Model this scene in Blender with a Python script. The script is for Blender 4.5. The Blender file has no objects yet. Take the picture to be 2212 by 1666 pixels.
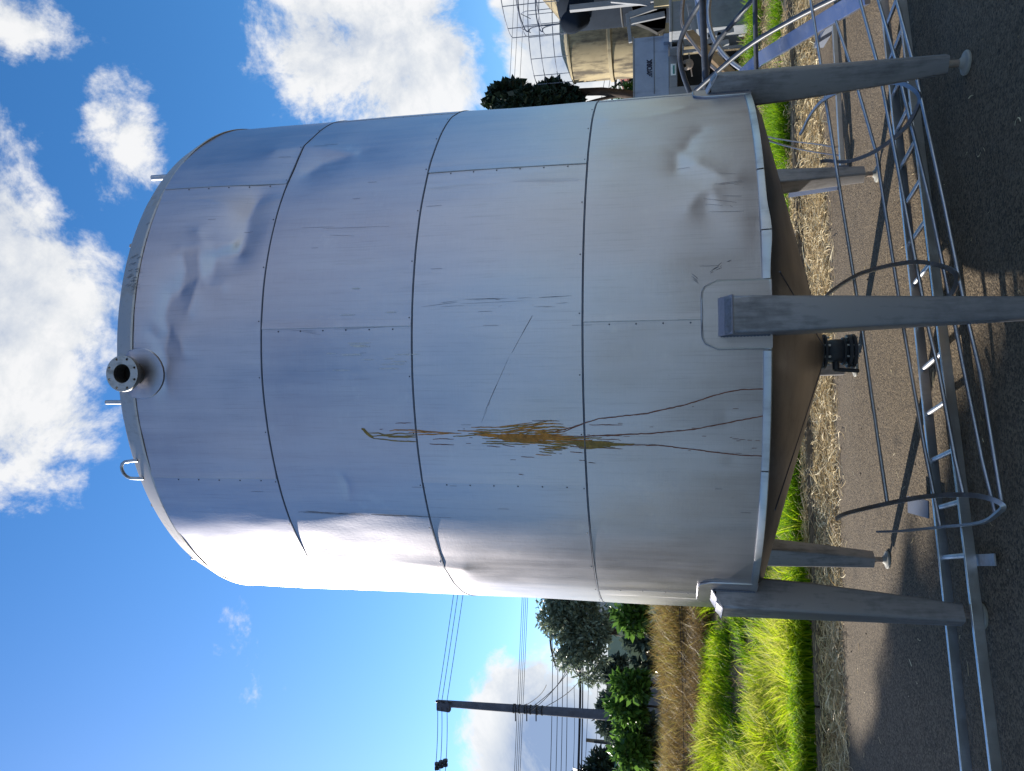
import bpy, bmesh, math, random
import numpy as np
from mathutils import Vector, Matrix

random.seed(11)
RNG = np.random.default_rng(11)
S = bpy.context.scene
COL = S.collection
R_ = math.radians

# ------------------------------------------------------------------ camera
EYE = 1.511
FPX, PITCH, ROLL = 1640.0, R_(11.42), R_(0.37)
F = Vector((0, math.cos(PITCH), math.sin(PITCH)))
U = Vector((0, -math.sin(PITCH), math.cos(PITCH)))
RT = Vector((1, 0, 0))
c_, s_ = math.cos(ROLL), math.sin(ROLL)
cx = -(U * c_ + RT * s_)
cy = -U * s_ + RT * c_
cz = -F
cam = bpy.data.objects.new('camera', bpy.data.cameras.new('camera'))
COL.objects.link(cam)
cam.matrix_world = Matrix(((cx.x, cy.x, cz.x, 0), (cx.y, cy.y, cz.y, 0), (cx.z, cy.z, cz.z, EYE), (0, 0, 0, 1)))
cam.data.sensor_width = 36
cam.data.lens = FPX / 2212 * 36
cam.data.clip_start = 0.05
cam.data.clip_end = 3000
S.camera = cam

def ray(px, py):
    up, rt = (1106 - px) / FPX, (833 - py) / FPX
    u, r = c_ * up - s_ * rt, s_ * up + c_ * rt
    return Vector((r, F.y - u * math.sin(PITCH), u * math.cos(PITCH) + math.sin(PITCH)))

def at(px, py, Y):
    d = ray(px, py)
    return Vector((0, 0, EYE)) + d * (Y / d.y)

# ------------------------------------------------------------------ sun, sky, exposure
SUN_EL, SUN_AZ = 25.5, -55.5          # azimuth from +Y towards +X
sd = Vector((math.sin(R_(SUN_AZ)) * math.cos(R_(SUN_EL)), math.cos(R_(SUN_AZ)) * math.cos(R_(SUN_EL)), math.sin(R_(SUN_EL))))
sun = bpy.data.objects.new('sun', bpy.data.lights.new('sun', 'SUN'))
COL.objects.link(sun)
sun.data.energy = 5.0
sun.data.angle = R_(0.55)
sun.data.color = (1.0, 0.93, 0.82)
sun.rotation_euler = sd.to_track_quat('Z', 'Y').to_euler()
S.view_settings.view_transform = 'Standard'
S.view_settings.look = 'None'
S.view_settings.exposure = 0.95
S.view_settings.gamma = 1
S.view_settings.use_curve_mapping = False
SKY_STRENGTH = 0.087
BANK = (0.0, 0.0, 0.0)

class NT:
    """small helper for node trees"""
    def __init__(s, tree):
        s.t = tree
        s.n = tree.nodes
        s.l = tree.links
    def new(s, typ, **kw):
        n = s.n.new(typ)
        for k, v in kw.items():
            if k in n.inputs and not hasattr(n, k):
                s.set(n.inputs[k], v)
            else:
                setattr(n, k, v)
        return n
    def set(s, sock, v):
        if isinstance(v, bpy.types.NodeSocket):
            s.l.new(v, sock)
        else:
            sock.default_value = v
    def math(s, op, a, b=None, c=None, clamp=False):
        n = s.n.new('ShaderNodeMath'); n.operation = op; n.use_clamp = clamp
        for i, v in enumerate((a, b, c)):
            if v is not None: s.set(n.inputs[i], v)
        return n.outputs[0]
    def vmath(s, op, a, b=None, out=0):
        n = s.n.new('ShaderNodeVectorMath'); n.operation = op
        s.set(n.inputs[0], a)
        if b is not None:
            s.set(n.inputs['Scale'] if op == 'SCALE' else n.inputs[1], b)
        return n.outputs[out]
    def noise(s, vec, scale, detail=4, rough=0.5, dist=0.0):
        n = s.n.new('ShaderNodeTexNoise')
        s.set(n.inputs['Vector'], vec)
        n.inputs['Scale'].default_value = scale
        n.inputs['Detail'].default_value = detail
        n.inputs['Roughness'].default_value = rough
        n.inputs['Distortion'].default_value = dist
        return n.outputs['Fac']
    def ramp(s, fac, stops):
        n = s.n.new('ShaderNodeValToRGB')
        s.set(n.inputs[0], fac)
        e = n.color_ramp.elements
        while len(e) < len(stops): e.new(0.5)
        for q, (p, c) in zip(e, stops):
            q.position = p
            q.color = (c, c, c, 1) if isinstance(c, (int, float)) else (*c, 1)
        return n.outputs[0]
    def maprange(s, v, a, b, c=0.0, d=1.0, smooth=False):
        n = s.n.new('ShaderNodeMapRange')
        if smooth: n.interpolation_type = 'SMOOTHSTEP'
        s.set(n.inputs[0], v)
        for i, q in enumerate((a, b, c, d)): n.inputs[1 + i].default_value = q
        return n.outputs[0]
    def mix(s, fac, a, b, blend='MIX'):
        n = s.n.new('ShaderNodeMix'); n.data_type = 'RGBA'; n.blend_type = blend
        s.set(n.inputs[0], fac)
        for i, v in ((6, a), (7, b)):
            s.set(n.inputs[i], v if isinstance(v, bpy.types.NodeSocket) else (*v, 1))
        return n.outputs[2]

def build_world():
    w = bpy.data.worlds.new('World')
    S.world = w
    w.use_nodes = True
    t = NT(w.node_tree)
    t.n.clear()
    sky = t.new('ShaderNodeTexSky')
    sky.sky_type = 'NISHITA'
    sky.sun_disc = False
    sky.sun_elevation = R_(SUN_EL)
    sky.sun_rotation = R_(SUN_AZ)
    sky.altitude = 600
    sky.air_density = 1.0
    sky.dust_density = 0.45
    sky.ozone_density = 3.0
    tc = t.new('ShaderNodeTexCoord')
    d = t.vmath('NORMALIZE', tc.outputs['Generated'])
    hs = t.new('ShaderNodeHueSaturation')
    t.set(hs.inputs['Color'], sky.outputs[0])
    hs.inputs['Hue'].default_value = 0.5015
    hs.inputs['Saturation'].default_value = 1.26
    hs.inputs['Value'].default_value = 1.30
    # where the clouds of this afternoon stand: (centre, half size) seen from the yard
    blobs = [((780, 40), 235, 280, 1.15), ((250, 315), 105, 170, 1.05), ((-10, 670), 260, 400, 1.0), ((60, 50), 160, 105, .5), ((190, 600), 140, 150, .6), ((330, 440), 60, 60, .3),
             ((1185, 1640), 200, 240, 1.5), ((1360, 1560), 130, 220, 1.3), ((1170, 10), 120, 120, 1.2), ((1240, 130), 130, 125, 1.3)]
    total = None
    for (px, py), hx, hy, amp in blobs:
        c = ray(px, py).normalized()
        ex = (ray(px - 20, py).normalized() - c); ex = (ex - c * ex.dot(c)).normalized()
        ey = c.cross(ex)
        k = c.length / ray(px, py).length
        uu = t.math('DIVIDE', t.vmath('DOT_PRODUCT', d, tuple(ex), 'Value'), hx / FPX * k)
        vv = t.math('DIVIDE', t.vmath('DOT_PRODUCT', d, tuple(ey), 'Value'), hy / FPX * k)
        r2 = t.math('ADD', t.math('MULTIPLY', uu, uu), t.math('MULTIPLY', vv, vv))
        front = t.math('GREATER_THAN', t.vmath('DOT_PRODUCT', d, tuple(c), 'Value'), 0.0)
        m = t.math('MULTIPLY', t.math('SUBTRACT', 1.0, t.math('POWER', r2, .8), clamp=False), amp)
        m = t.math('MAXIMUM', m, -0.6)
        m = t.math('SUBTRACT', t.math('MULTIPLY', t.math('ADD', m, 0.6), front), 0.6)
        total = m if total is None else t.math('MAXIMUM', total, m)
    sep = t.new('ShaderNodeSeparateXYZ'); t.set(sep.inputs[0], d)
    # the rest of the sky: scattered fair-weather cumulus behind the photographer
    back = t.maprange(sep.outputs[1], 0.15, -0.25, -0.9, 0.04, True)
    banks = t.math('MULTIPLY', t.math('SUBTRACT', t.noise(t.vmath('ADD', d, BANK), 1.7, 2, .5), .5), 2.2)
    total = t.math('MAXIMUM', total, t.math('ADD', back, t.math('MINIMUM', banks, .8)))
    def dens(vec):
        n1 = t.noise(vec, 4.5, 10, 0.66, 0.35)
        n2 = t.noise(vec, 15.0, 6, 0.6, 0.6)
        return t.math('ADD', t.math('MULTIPLY', n1, .78), t.math('MULTIPLY', n2, .22))
    n_big = dens(d)
    n_off = dens(t.vmath('ADD', d, tuple(sd * 0.035)))
    base = t.math('ADD', t.math('MULTIPLY', total, 0.62), t.math('MULTIPLY', t.math('SUBTRACT', n_big, 0.5), 3.3))
    cover = t.maprange(base, -0.02, 0.36, 0, 1, True)
    thick = t.maprange(base, 0.15, 0.85, 0, 1)
    lit = t.math('MULTIPLY', t.math('SUBTRACT', n_big, n_off), 4.5)
    sh = t.math('ADD', t.math('SUBTRACT', 0.95, t.math('MULTIPLY', thick, 0.45)), lit, clamp=True)
    c = ray(1215, 1625).normalized()
    dist = t.vmath('LENGTH', t.vmath('SUBTRACT', d, tuple(c)), None, 'Value')
    dist = t.math('ADD', dist, t.math('MULTIPLY', t.math('SUBTRACT', n_off, 0.5), .35))
    sh = t.math('SUBTRACT', sh, t.maprange(dist, .02, .105, .72, 0, True), clamp=True)
    ccol = t.ramp(sh, [(0.0, (1.7, 2.3, 3.6)), (0.4, (3.8, 4.1, 4.6)), (0.8, (5.1, 5.2, 5.3)), (1.0, (5.7, 5.7, 5.7))])
    # hazy bright air near the horizon on the sunny side
    col = t.mix(t.math('MULTIPLY', cover, 0.96), hs.outputs[0], ccol)
    bg = t.new('ShaderNodeBackground')
    t.set(bg.inputs[0], col)
    bg.inputs[1].default_value = SKY_STRENGTH
    out = t.new('ShaderNodeOutputWorld')
    t.l.new(bg.outputs[0], out.inputs[0])
build_world()

# ------------------------------------------------------------------ materials
MATS = {}
def material(name, build):
    m = bpy.data.materials.new(name)
    m.use_nodes = True
    t = NT(m.node_tree)
    t.n.clear()
    p = t.new('ShaderNodeBsdfPrincipled')
    o = t.new('ShaderNodeOutputMaterial')
    t.l.new(p.outputs[0], o.inputs[0])
    build(t, p, o)
    MATS[name] = m
    return m

def tank_coords(t):
    tc = t.new('ShaderNodeTexCoord')
    s = t.new('ShaderNodeSeparateXYZ'); t.set(s.inputs[0], tc.outputs['Object'])
    a = t.math('ARCTAN2', s.outputs[0], t.math('MULTIPLY', s.outputs[1], -1.0))
    a = t.math('MULTIPLY', a, 1.55)
    c = t.new('ShaderNodeCombineXYZ')
    t.set(c.inputs[0], a); t.set(c.inputs[1], s.outputs[2])
    return c.outputs[0], tc

def scaled(t, v, sc):
    return t.vmath('MULTIPLY', v, sc)

def shell_steel(t, p, o):
    v, tc = tank_coords(t)
    blotch = t.noise(scaled(t, v, (1.2, 0.8, 1)), 2.2, 5, 0.6)
    runs = t.noise(scaled(t, v, (14, 0.7, 1)), 1.5, 4, 0.6)
    grain = t.noise(scaled(t, v, (7, 260, 1)), 1.0, 3, 0.6)
    specks = t.noise(scaled(t, v, (8, 5, 1)), 9.0, 4, 0.7)
    f = t.math('ADD', t.math('MULTIPLY', blotch, .5), t.math('MULTIPLY', runs, .35))
    f = t.math('ADD', f, t.math('MULTIPLY', grain, .15))
    col = t.ramp(f, [(0.30, (.365, .352, .39)), (0.52, (.455, .436, .475)), (0.72, (.53, .51, .54))])
    oi = t.new('ShaderNodeObjectInfo')
    col = t.mix(1.0, col, t.ramp(oi.outputs['Random'], [(0, (.88, .88, .90)), (1, (1.0, .99, .98))]), 'MULTIPLY')
    fine = t.noise(scaled(t, v, (60, 1.6, 1)), 2.0, 4, .7)
    col = t.mix(t.maprange(fine, .53, .74, 0, .42), col, (.25, .24, .255))
    col = t.mix(t.maprange(t.noise(scaled(t, v, (1, 1, 1)), 4.5, 6, .7), .60, .74, 0, .4), col, (.52, .50, .51))
    dirt = t.maprange(specks, .64, .74, 0, .35)
    col = t.mix(dirt, col, (.22, .22, .22))
    p.inputs['Metallic'].default_value = 1
    t.set(p.inputs['Base Color'], col)
    r = t.math('ADD', t.math('MULTIPLY', blotch, .22), t.math('MULTIPLY', runs, .12))
    t.set(p.inputs['Roughness'], t.math('ADD', r, .25))
    p.inputs['Anisotropic'].default_value = .45
    tg = t.new('ShaderNodeTangent'); tg.direction_type = 'RADIAL'; tg.axis = 'Z'
    t.l.new(tg.outputs[0], p.inputs['Tangent'])
    b = t.new('ShaderNodeBump'); b.inputs['Strength'].default_value = .12; b.inputs['Distance'].default_value = .004
    t.set(b.inputs['Height'], t.math('ADD', t.math('MULTIPLY', grain, .3), t.math('MULTIPLY', specks, .6)))
    t.l.new(b.outputs[0], p.inputs['Normal'])
material('brushed_steel_sheet', shell_steel)

def plain_steel(base, rough, grime=.5, grimecol=(.10, .09, .08), scale=6.0):
    def f(t, p, o):
        tc = t.new('ShaderNodeTexCoord')
        v = tc.outputs['Object']
        n = t.noise(v, scale, 6, .65)
        n2 = t.noise(scaled(t, v, (5, 5, .8)), 9, 4, .6)
        g = t.maprange(t.math('ADD', t.math('MULTIPLY', n, .6), t.math('MULTIPLY', n2, .4)), .50, .72, 0, grime)
        t.set(p.inputs['Base Color'], t.mix(g, base, grimecol))
        t.set(p.inputs['Metallic'], t.math('SUBTRACT', 1.0, t.math('MULTIPLY', g, .8)))
        t.set(p.inputs['Roughness'], t.math('ADD', t.math('MULTIPLY', n, .3), rough - .12))
        b = t.new('ShaderNodeBump'); b.inputs['Strength'].default_value = .15; b.inputs['Distance'].default_value = .004
        t.set(b.inputs['Height'], n)
        t.l.new(b.outputs[0], p.inputs['Normal'])
    return f
material('leg_steel', plain_steel((.29, .285, .30), .5, .9, (.045, .042, .04), 4))
material('trim_steel', plain_steel((.40, .40, .41), .40, .4))
material('cone_steel', plain_steel((.29, .265, .23), .36, .55, (.07, .055, .04), 3))
material('tube_steel', plain_steel((.42, .43, .46), .42, .5, (.08, .07, .06), 9))
material('flange_steel', plain_steel((.42, .41, .40), .5, .8, (.08, .075, .07), 22))
material('rail_steel', plain_steel((.45, .46, .49), .30, .35, (.08, .07, .07), 9))
material('stair_steel', plain_steel((.34, .40, .56), .32, .35, (.10, .10, .14), 7))
material('cap_steel', plain_steel((.46, .44, .47), .55, .5, (.2, .2, .2), 30))
material('roof_trim_steel', plain_steel((.52, .49, .47), .62, .7, (.17, .14, .11), 4))
material('rusty_steel', plain_steel((.36, .30, .26), .5, .9, (.10, .06, .04), 12))
material('dull_steel', plain_steel((.17, .19, .24), .62, .8, (.07, .075, .09), 5))

def paint(col, rough=.6, var=.25, dark=(.05, .05, .05), scale=6.0, streak=False, amount=.6, lo=.55, hi=.75, bump=.1, spec=.3):
    def f(t, p, o):
        tc = t.new('ShaderNodeTexCoord')
        v = tc.outputs['Object']
        n = t.noise(v, scale, 7, .65)
        w = scaled(t, v, (3, 3, .8)) if streak else v
        n2 = t.noise(w, scale * .8, 6, .65)
        c0 = tuple(max(0, q * (1 - var)) for q in col); c1 = tuple(min(1, q * (1 + var)) for q in col)
        cc = t.ramp(n, [(0.3, c0), (0.7, c1)])
        g = t.maprange(n2, lo, hi, 0, amount)
        t.set(p.inputs['Base Color'], t.mix(g, cc, dark))
        p.inputs['Roughness'].default_value = rough
        p.inputs['Specular IOR Level'].default_value = spec
        b = t.new('ShaderNodeBump'); b.inputs['Strength'].default_value = bump; b.inputs['Distance'].default_value = .01
        t.set(b.inputs['Height'], n)
        t.l.new(b.outputs[0], p.inputs['Normal'])
    return f
material('beige_paint', paint((.31, .255, .155), .85, .2, (.05, .042, .035), 1.5, True, .9, .46, .62))
material('beige_clean', paint((.34, .285, .18), .8, .2, (.1, .08, .05), 2, True, .7))
material('dark_wrap', paint((.014, .019, .028), .85, .3, (.03, .035, .045), 1.2, True, .5, .6, .8, .1, .04))
material('blue_grey_paint', paint((.23, .28, .38), .5, .12, (.08, .09, .13), 3.0, True, .55))
material('grey_panel', paint((.20, .21, .23), .55, .15, (.07, .07, .07), 3.0, True, .5))
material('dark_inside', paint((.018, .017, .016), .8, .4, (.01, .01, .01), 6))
material('fan_motor', paint((.30, .25, .22), .6, .3, (.05, .03, .03), 14, False, .8))
material('letter_navy', paint((.012, .016, .04), .5, .1))
material('white_plate', paint((.72, .75, .74), .5, .05))
material('green_plate', paint((.05, .22, .20), .5, .05))
material('tube_painted', paint((.055, .065, .085), .42, .25, (.02, .02, .025), 9, True, .5, .5, .7, .05, .4))
material('rubber_black', paint((.014, .014, .016), .6, .3, (.03, .03, .03), 20))
material('valve_black', paint((.022, .024, .030), .5, .3, (.06, .05, .045), 18))
material('pad_white', paint((.24, .235, .21), .6, .1, (.2, .18, .15), 20))
material('concrete', paint((.17, .145, .115), .95, .35, (.05, .042, .034), 6, False, .8, .45, .65, .8))
material('pole_concrete', paint((.085, .095, .13), .9, .2, (.05, .05, .06), 5))
material('cable', paint((.02, .022, .028), .7, .1))
material('insulator', paint((.03, .03, .045), .4, .1))
material('wall_green', paint((.30, .40, .32), .85, .08, (.2, .25, .2), 1.5, True))
material('wall_white', paint((.42, .45, .48), .8, .08, (.2, .2, .2), 1.5, True))
material('roof_dark', paint((.045, .05, .065), .8, .2))
material('roof_red', paint((.24, .085, .055), .85, .3, (.08, .04, .03), 5))
material('wall_pink', paint((.52, .38, .33), .85, .1, (.3, .2, .16), 2))
material('zinc_sheet', paint((.16, .175, .20), .55, .25, (.06, .06, .06), 3, True))
material('timber', paint((.30, .20, .11), .8, .3, (.1, .06, .03), 9, True))
material('bark', paint((.055, .042, .035), .95, .35, (.02, .018, .015), 8, True))
material('stain_ochre', paint((.44, .185, .032), .6, .45, (.07, .045, .02), 30))
material('stain_olive', paint((.26, .175, .045), .6, .3, (.06, .045, .02), 30))
material('stain_maroon', paint((.19, .075, .048), .6, .25, (.04, .025, .02), 30))
material('scuff_grey', plain_steel((.20, .20, .22), .6, .3, (.1, .1, .1), 40))
material('scuff_pale', paint((.55, .57, .60), .7, .2, (.16, .17, .18), 60))
material('rivet_dark', paint((.085, .09, .105), .5, .2))  # dark grey stands for rust and the shadow around each head

def asphalt(t, p, o):
    g = t.new('ShaderNodeNewGeometry')
    v = g.outputs['Position']
    vo = t.new('ShaderNodeTexVoronoi'); t.set(vo.inputs['Vector'], v); vo.inputs['Scale'].default_value = 95
    n = t.noise(v, 60, 5, .7)
    big = t.noise(v, .9, 5, .6)
    mid = t.noise(v, 7, 5, .65)
    pits = t.noise(v, 26, 3, .6)
    cellr = t.new('ShaderNodeSeparateColor'); t.l.new(vo.outputs['Color'], cellr.inputs[0])
    f = t.math('ADD', t.math('MULTIPLY', cellr.outputs[0], .5), t.math('MULTIPLY', n, .5))
    col = t.ramp(f, [(0.15, (.019, .0145, .0105)), (0.42, (.082, .061, .040)), (0.72, (.168, .130, .086))])
    col = t.mix(t.maprange(big, .35, .7, 0, .3), col, (.165, .132, .092), 'MIX')
    col = t.mix(t.maprange(mid, .55, .75, 0, .45), col, (.07, .06, .052))
    wv = t.vmath('ADD', v, t.vmath('SCALE', t.new('ShaderNodeTexNoise', Scale=2.5).outputs['Color'], .35))
    ck = t.new('ShaderNodeTexVoronoi'); ck.feature = 'DISTANCE_TO_EDGE'; t.set(ck.inputs['Vector'], wv); ck.inputs['Scale'].default_value = .55
    col = t.mix(t.math('MULTIPLY', t.maprange(ck.outputs['Distance'], .0, .006, .35, 0), t.maprange(big, .45, .55, 0, 1)), col, (.02, .017, .014))
    oil = t.noise(v, 1.7, 3, .55)
    col = t.mix(t.maprange(oil, .62, .72, 0, .7), col, (.035, .029, .023))
    col = t.mix(t.maprange(pits, .64, .70, 0, .85), col, (.022, .019, .017))
    t.set(p.inputs['Base Color'], col)
    p.inputs['Roughness'].default_value = .95
    p.inputs['Specular IOR Level'].default_value = .25
    b = t.new('ShaderNodeBump'); b.inputs['Strength'].default_value = .4; b.inputs['Distance'].default_value = .004
    hgt = t.math('ADD', t.math('MULTIPLY', vo.outputs['Distance'], -3.0), t.math('MULTIPLY', n, 1.2))
    t.set(b.inputs['Height'], t.math('SUBTRACT', hgt, t.math('MULTIPLY', pits, 1.0)))
    t.l.new(b.outputs[0], p.inputs['Normal'])
material('asphalt', asphalt)

def soil(t, p, o):
    g = t.new('ShaderNodeNewGeometry')
    v = g.outputs['Position']
    n = t.noise(v, 5, 8, .7); n2 = t.noise(v, 40, 4, .7)
    f = t.math('ADD', t.math('MULTIPLY', n, .6), t.math('MULTIPLY', n2, .4))
    t.set(p.inputs['Base Color'], t.ramp(f, [(.3, (.06, .045, .028)), (.5, (.15, .115, .07)), (.72, (.27, .21, .125))]))
    p.inputs['Roughness'].default_value = 1
    p.inputs['Specular IOR Level'].default_value = .1
    b = t.new('ShaderNodeBump'); b.inputs['Strength'].default_value = 1; b.inputs['Distance'].default_value = .03
    t.set(b.inputs['Height'], f); t.l.new(b.outputs[0], p.inputs['Normal'])
material('dry_soil', soil)

def leafy(stops, trans=.45, rough=.55):
    def f(t, p, o):
        a = t.new('ShaderNodeAttribute'); a.attribute_name = 'tone'
        col = t.ramp(a.outputs['Fac'], stops)
        t.set(p.inputs['Base Color'], col)
        p.inputs['Roughness'].default_value = rough
        p.inputs['Specular IOR Level'].default_value = .3
        tr = t.new('ShaderNodeBsdfTranslucent'); t.set(tr.inputs[0], col)
        mx = t.new('ShaderNodeMixShader'); mx.inputs[0].default_value = trans
        t.l.new(p.outputs[0], mx.inputs[1]); t.l.new(tr.outputs[0], mx.inputs[2])
        t.l.new(mx.outputs[0], o.inputs[0])
    return f
material('grass_green', leafy([(0, (.030, .095, .005)), (.35, (.17, .34, .008)), (.75, (.44, .54, .012)), (1, (.50, .46, .12))], .6))
material('straw', leafy([(0, (.24, .16, .075)), (.5, (.60, .47, .26)), (1, (.82, .72, .48))], .3))
material('dry_brush', leafy([(0, (.08, .052, .022)), (.45, (.22, .145, .055)), (.75, (.42, .30, .10)), (1, (.36, .37, .06))], .35))
material('leaf_dark', leafy([(0, (.012, .022, .016)), (.6, (.026, .048, .030)), (1, (.055, .085, .04))], .15, .45))
material('leaf_grey', leafy([(0, (.035, .052, .042)), (.6, (.105, .145, .11)), (1, (.25, .30, .21))], .35, .35))
material('leaf_bright', leafy([(0, (.03, .07, .02)), (.5, (.085, .18, .03)), (1, (.20, .36, .06))], .5, .3))

# ------------------------------------------------------------------ mesh helpers
WL = {}
def tag(o, label=None, cat=None, group=None, kind=None):
    if label: o['label'] = label
    if cat: o['category'] = cat
    if group: o['group'] = group
    if kind: o['kind'] = kind
    return o

def empty(name, loc=(0, 0, 0), label=None, cat=None, group=None, kind=None):
    o = bpy.data.objects.new(name, None)
    o.empty_display_size = .1
    COL.objects.link(o)
    o.location = loc
    WL[o.name] = Vector(loc)
    return tag(o, label, cat, group, kind)

def link_mesh(name, me, mat, parent=None, base=None):
    o = bpy.data.objects.new(name, me)
    COL.objects.link(o)
    if mat: me.materials.append(MATS[mat])
    if parent is not None:
        o.parent = parent
        WL[o.name] = WL[parent.name]
    else:
        WL[o.name] = Vector(base) if base is not None else Vector((0, 0, 0))
        o.location = WL[o.name]
    return o

class MB:
    def __init__(s):
        s.v, s.f = [], []
    def add(s, vs, fs):
        k = len(s.v)
        s.v += [Vector(q) for q in vs]
        s.f += [tuple(k + i for i in q) for q in fs]
        return s
    def box(s, c, size, rot=None, taper=1.0):
        x, y, z = (q / 2 for q in size)
        vs = [Vector((sx * x * (taper if sz > 0 else 1), sy * y * (taper if sz > 0 else 1), sz * z)) for sz in (-1, 1) for sy in (-1, 1) for sx in (-1, 1)]
        if rot is not None: vs = [rot @ q for q in vs]
        vs = [q + Vector(c) for q in vs]
        return s.add(vs, [(0, 2, 3, 1), (4, 5, 7, 6), (0, 1, 5, 4), (2, 6, 7, 3), (0, 4, 6, 2), (1, 3, 7, 5)])
    def beam(s, a, b, w, h, up=(0, 0, 1)):
        """rectangular bar from a to b, w across, h along up"""
        a, b = Vector(a), Vector(b)
        d = (b - a).normalized()
        side = d.cross(Vector(up)).normalized()
        upv = side.cross(d).normalized()
        vs = [p + side * (sx * w / 2) + upv * (sy * h / 2) for p in (a, b) for sx, sy in ((-1, -1), (1, -1), (1, 1), (-1, 1))]
        return s.add(vs, [(0, 1, 2, 3), (4, 7, 6, 5), (0, 4, 5, 1), (1, 5, 6, 2), (2, 6, 7, 3), (3, 7, 4, 0)])
    def tube(s, pts, r, n=8, cap=True, flat=None):
        """tube through pts; r is a number or a list; flat=(w,h,up) sweeps a flat bar instead"""
        pts = [Vector(p) for p in pts]
        m = len(pts)
        rr = r if isinstance(r, (list, tuple)) else [r] * m
        prev = None
        rings = []
        for i, p in enumerate(pts):
            d = (pts[min(i + 1, m - 1)] - pts[max(i - 1, 0)]).normalized()
            if prev is None:
                ref = Vector((0, 0, 1)) if abs(d.z) < .9 else Vector((1, 0, 0))
                if flat: ref = Vector(flat[2])
                e1 = (ref - d * ref.dot(d)).normalized()
            else:
                e1 = (prev - d * prev.dot(d)).normalized()
            prev = e1
            e2 = d.cross(e1)
            if flat:
                w, h = flat[0] / 2, flat[1] / 2
                rings.append([p + e2 * (a * w) + e1 * (b * h) for a, b in ((-1, -1), (1, -1), (1, 1), (-1, 1))])
            else:
                rings.append([p + (e1 * math.cos(2 * math.pi * j / n) + e2 * math.sin(2 * math.pi * j / n)) * rr[i] for j in range(n)])
        n = 4 if flat else n
        vs = [q for ring in rings for q in ring]
        fs = [(i * n + j, i * n + (j + 1) % n, (i + 1) * n + (j + 1) % n, (i + 1) * n + j) for i in range(m - 1) for j in range(n)]
        if cap: fs += [tuple(reversed(range(n))), tuple((m - 1) * n + j for j in range(n))]
        return s.add(vs, fs)
    def lathe(s, prof, n=32, o=(0, 0, 0), axis=(0, 0, 1), a0=0.0, a1=360.0, close=False):
        """profile [(r, h)] turned about axis through o"""
        ax = Vector(axis).normalized()
        q = ax.to_track_quat('Z', 'Y').to_matrix() if abs(ax.z) < .999 else Matrix.Identity(3)
        full = abs(a1 - a0) >= 359.9
        cnt = n if full else n + 1
        vs = []
        for j in range(cnt):
            a = R_(a0 + (a1 - a0) * j / n)
            for r, h in prof:
                vs.append(q @ Vector((r * math.sin(a), -r * math.cos(a), h)) + Vector(o))
        m = len(prof)
        fs = []
        for j in range(n):
            j2 = (j + 1) % cnt
            for i in range(m - 1 + (1 if close else 0)):
                i2 = (i + 1) % m
                fs.append((j * m + i, j2 * m + i, j2 * m + i2, j * m + i2))
        if close and not full:
            fs += [tuple(reversed(range(m))), tuple(n * m + i for i in range(m))]
        return s.add(vs, fs)
    def prism(s, poly, d):
        """polygon of 3-D points pushed along d"""
        poly = [Vector(p) for p in poly]
        n = len(poly)
        return s.add(poly + [p + Vector(d) for p in poly], [tuple(range(n)), tuple(reversed(range(n, 2 * n)))] + [(i, i + n, (i + 1) % n + n, (i + 1) % n) for i in range(n)])
    def build(s, name, mat, parent=None, smooth=None, base=None, bevel=0.0):
        me = bpy.data.meshes.new(name)
        off = WL[parent.name] if parent is not None else Vector(base if base is not None else (0, 0, 0))
        me.from_pydata([v - off for v in s.v], [], s.f)
        bm = bmesh.new(); bm.from_mesh(me)
        if bevel:
            bmesh.ops.bevel(bm, geom=bm.edges[:], offset=bevel, segments=2, profile=.7, affect='EDGES', clamp_overlap=True)
        bmesh.ops.recalc_face_normals(bm, faces=bm.faces[:])
        bm.to_mesh(me); bm.free()
        if smooth is not None:
            me.polygons.foreach_set('use_smooth', [True] * len(me.polygons))
            me.set_sharp_from_angle(angle=R_(smooth))
        return link_mesh(name, me, mat, parent, base)

def np_mesh(name, V, Fq, mat, tone=None, parent=None, smooth=False, base=None):
    """numpy quads/tris to one mesh object"""
    me = bpy.data.meshes.new(name)
    V = np.asarray(V, np.float32)
    off = WL[parent.name] if parent is not None else Vector(base if base is not None else (0, 0, 0))
    V = V - np.array(off, np.float32)
    k = Fq.shape[1]
    me.vertices.add(len(V)); me.vertices.foreach_set('co', V.ravel())
    me.loops.add(Fq.size); me.loops.foreach_set('vertex_index', Fq.ravel().astype(np.int32))
    me.polygons.add(len(Fq))
    me.polygons.foreach_set('loop_start', np.arange(0, Fq.size, k, dtype=np.int32))
    if smooth: me.polygons.foreach_set('use_smooth', np.ones(len(Fq), bool))
    if tone is not None:
        at_ = me.attributes.new('tone', 'FLOAT', 'POINT')
        at_.data.foreach_set('value', np.asarray(tone, np.float32))
    me.update(calc_edges=True)
    return link_mesh(name, me, mat, parent, base)

_TAB = {}
def vnoise(x, y, seed=0):
    """smooth value noise on numpy arrays, 0..1"""
    r = _TAB.setdefault(seed, np.random.default_rng(seed).random((256, 256)))
    xi, yi = np.floor(x).astype(int), np.floor(y).astype(int)
    fx, fy = x - xi, y - yi
    fx, fy = fx * fx * (3 - 2 * fx), fy * fy * (3 - 2 * fy)
    g = lambda a, b: r[a % 256, b % 256]
    return (g(xi, yi) * (1 - fx) + g(xi + 1, yi) * fx) * (1 - fy) + (g(xi, yi + 1) * (1 - fx) + g(xi + 1, yi + 1) * fx) * fy

def sstep(a, b, x):
    t = np.clip((x - a) / (b - a), 0, 1)
    return t * t * (3 - 2 * t)

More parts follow.
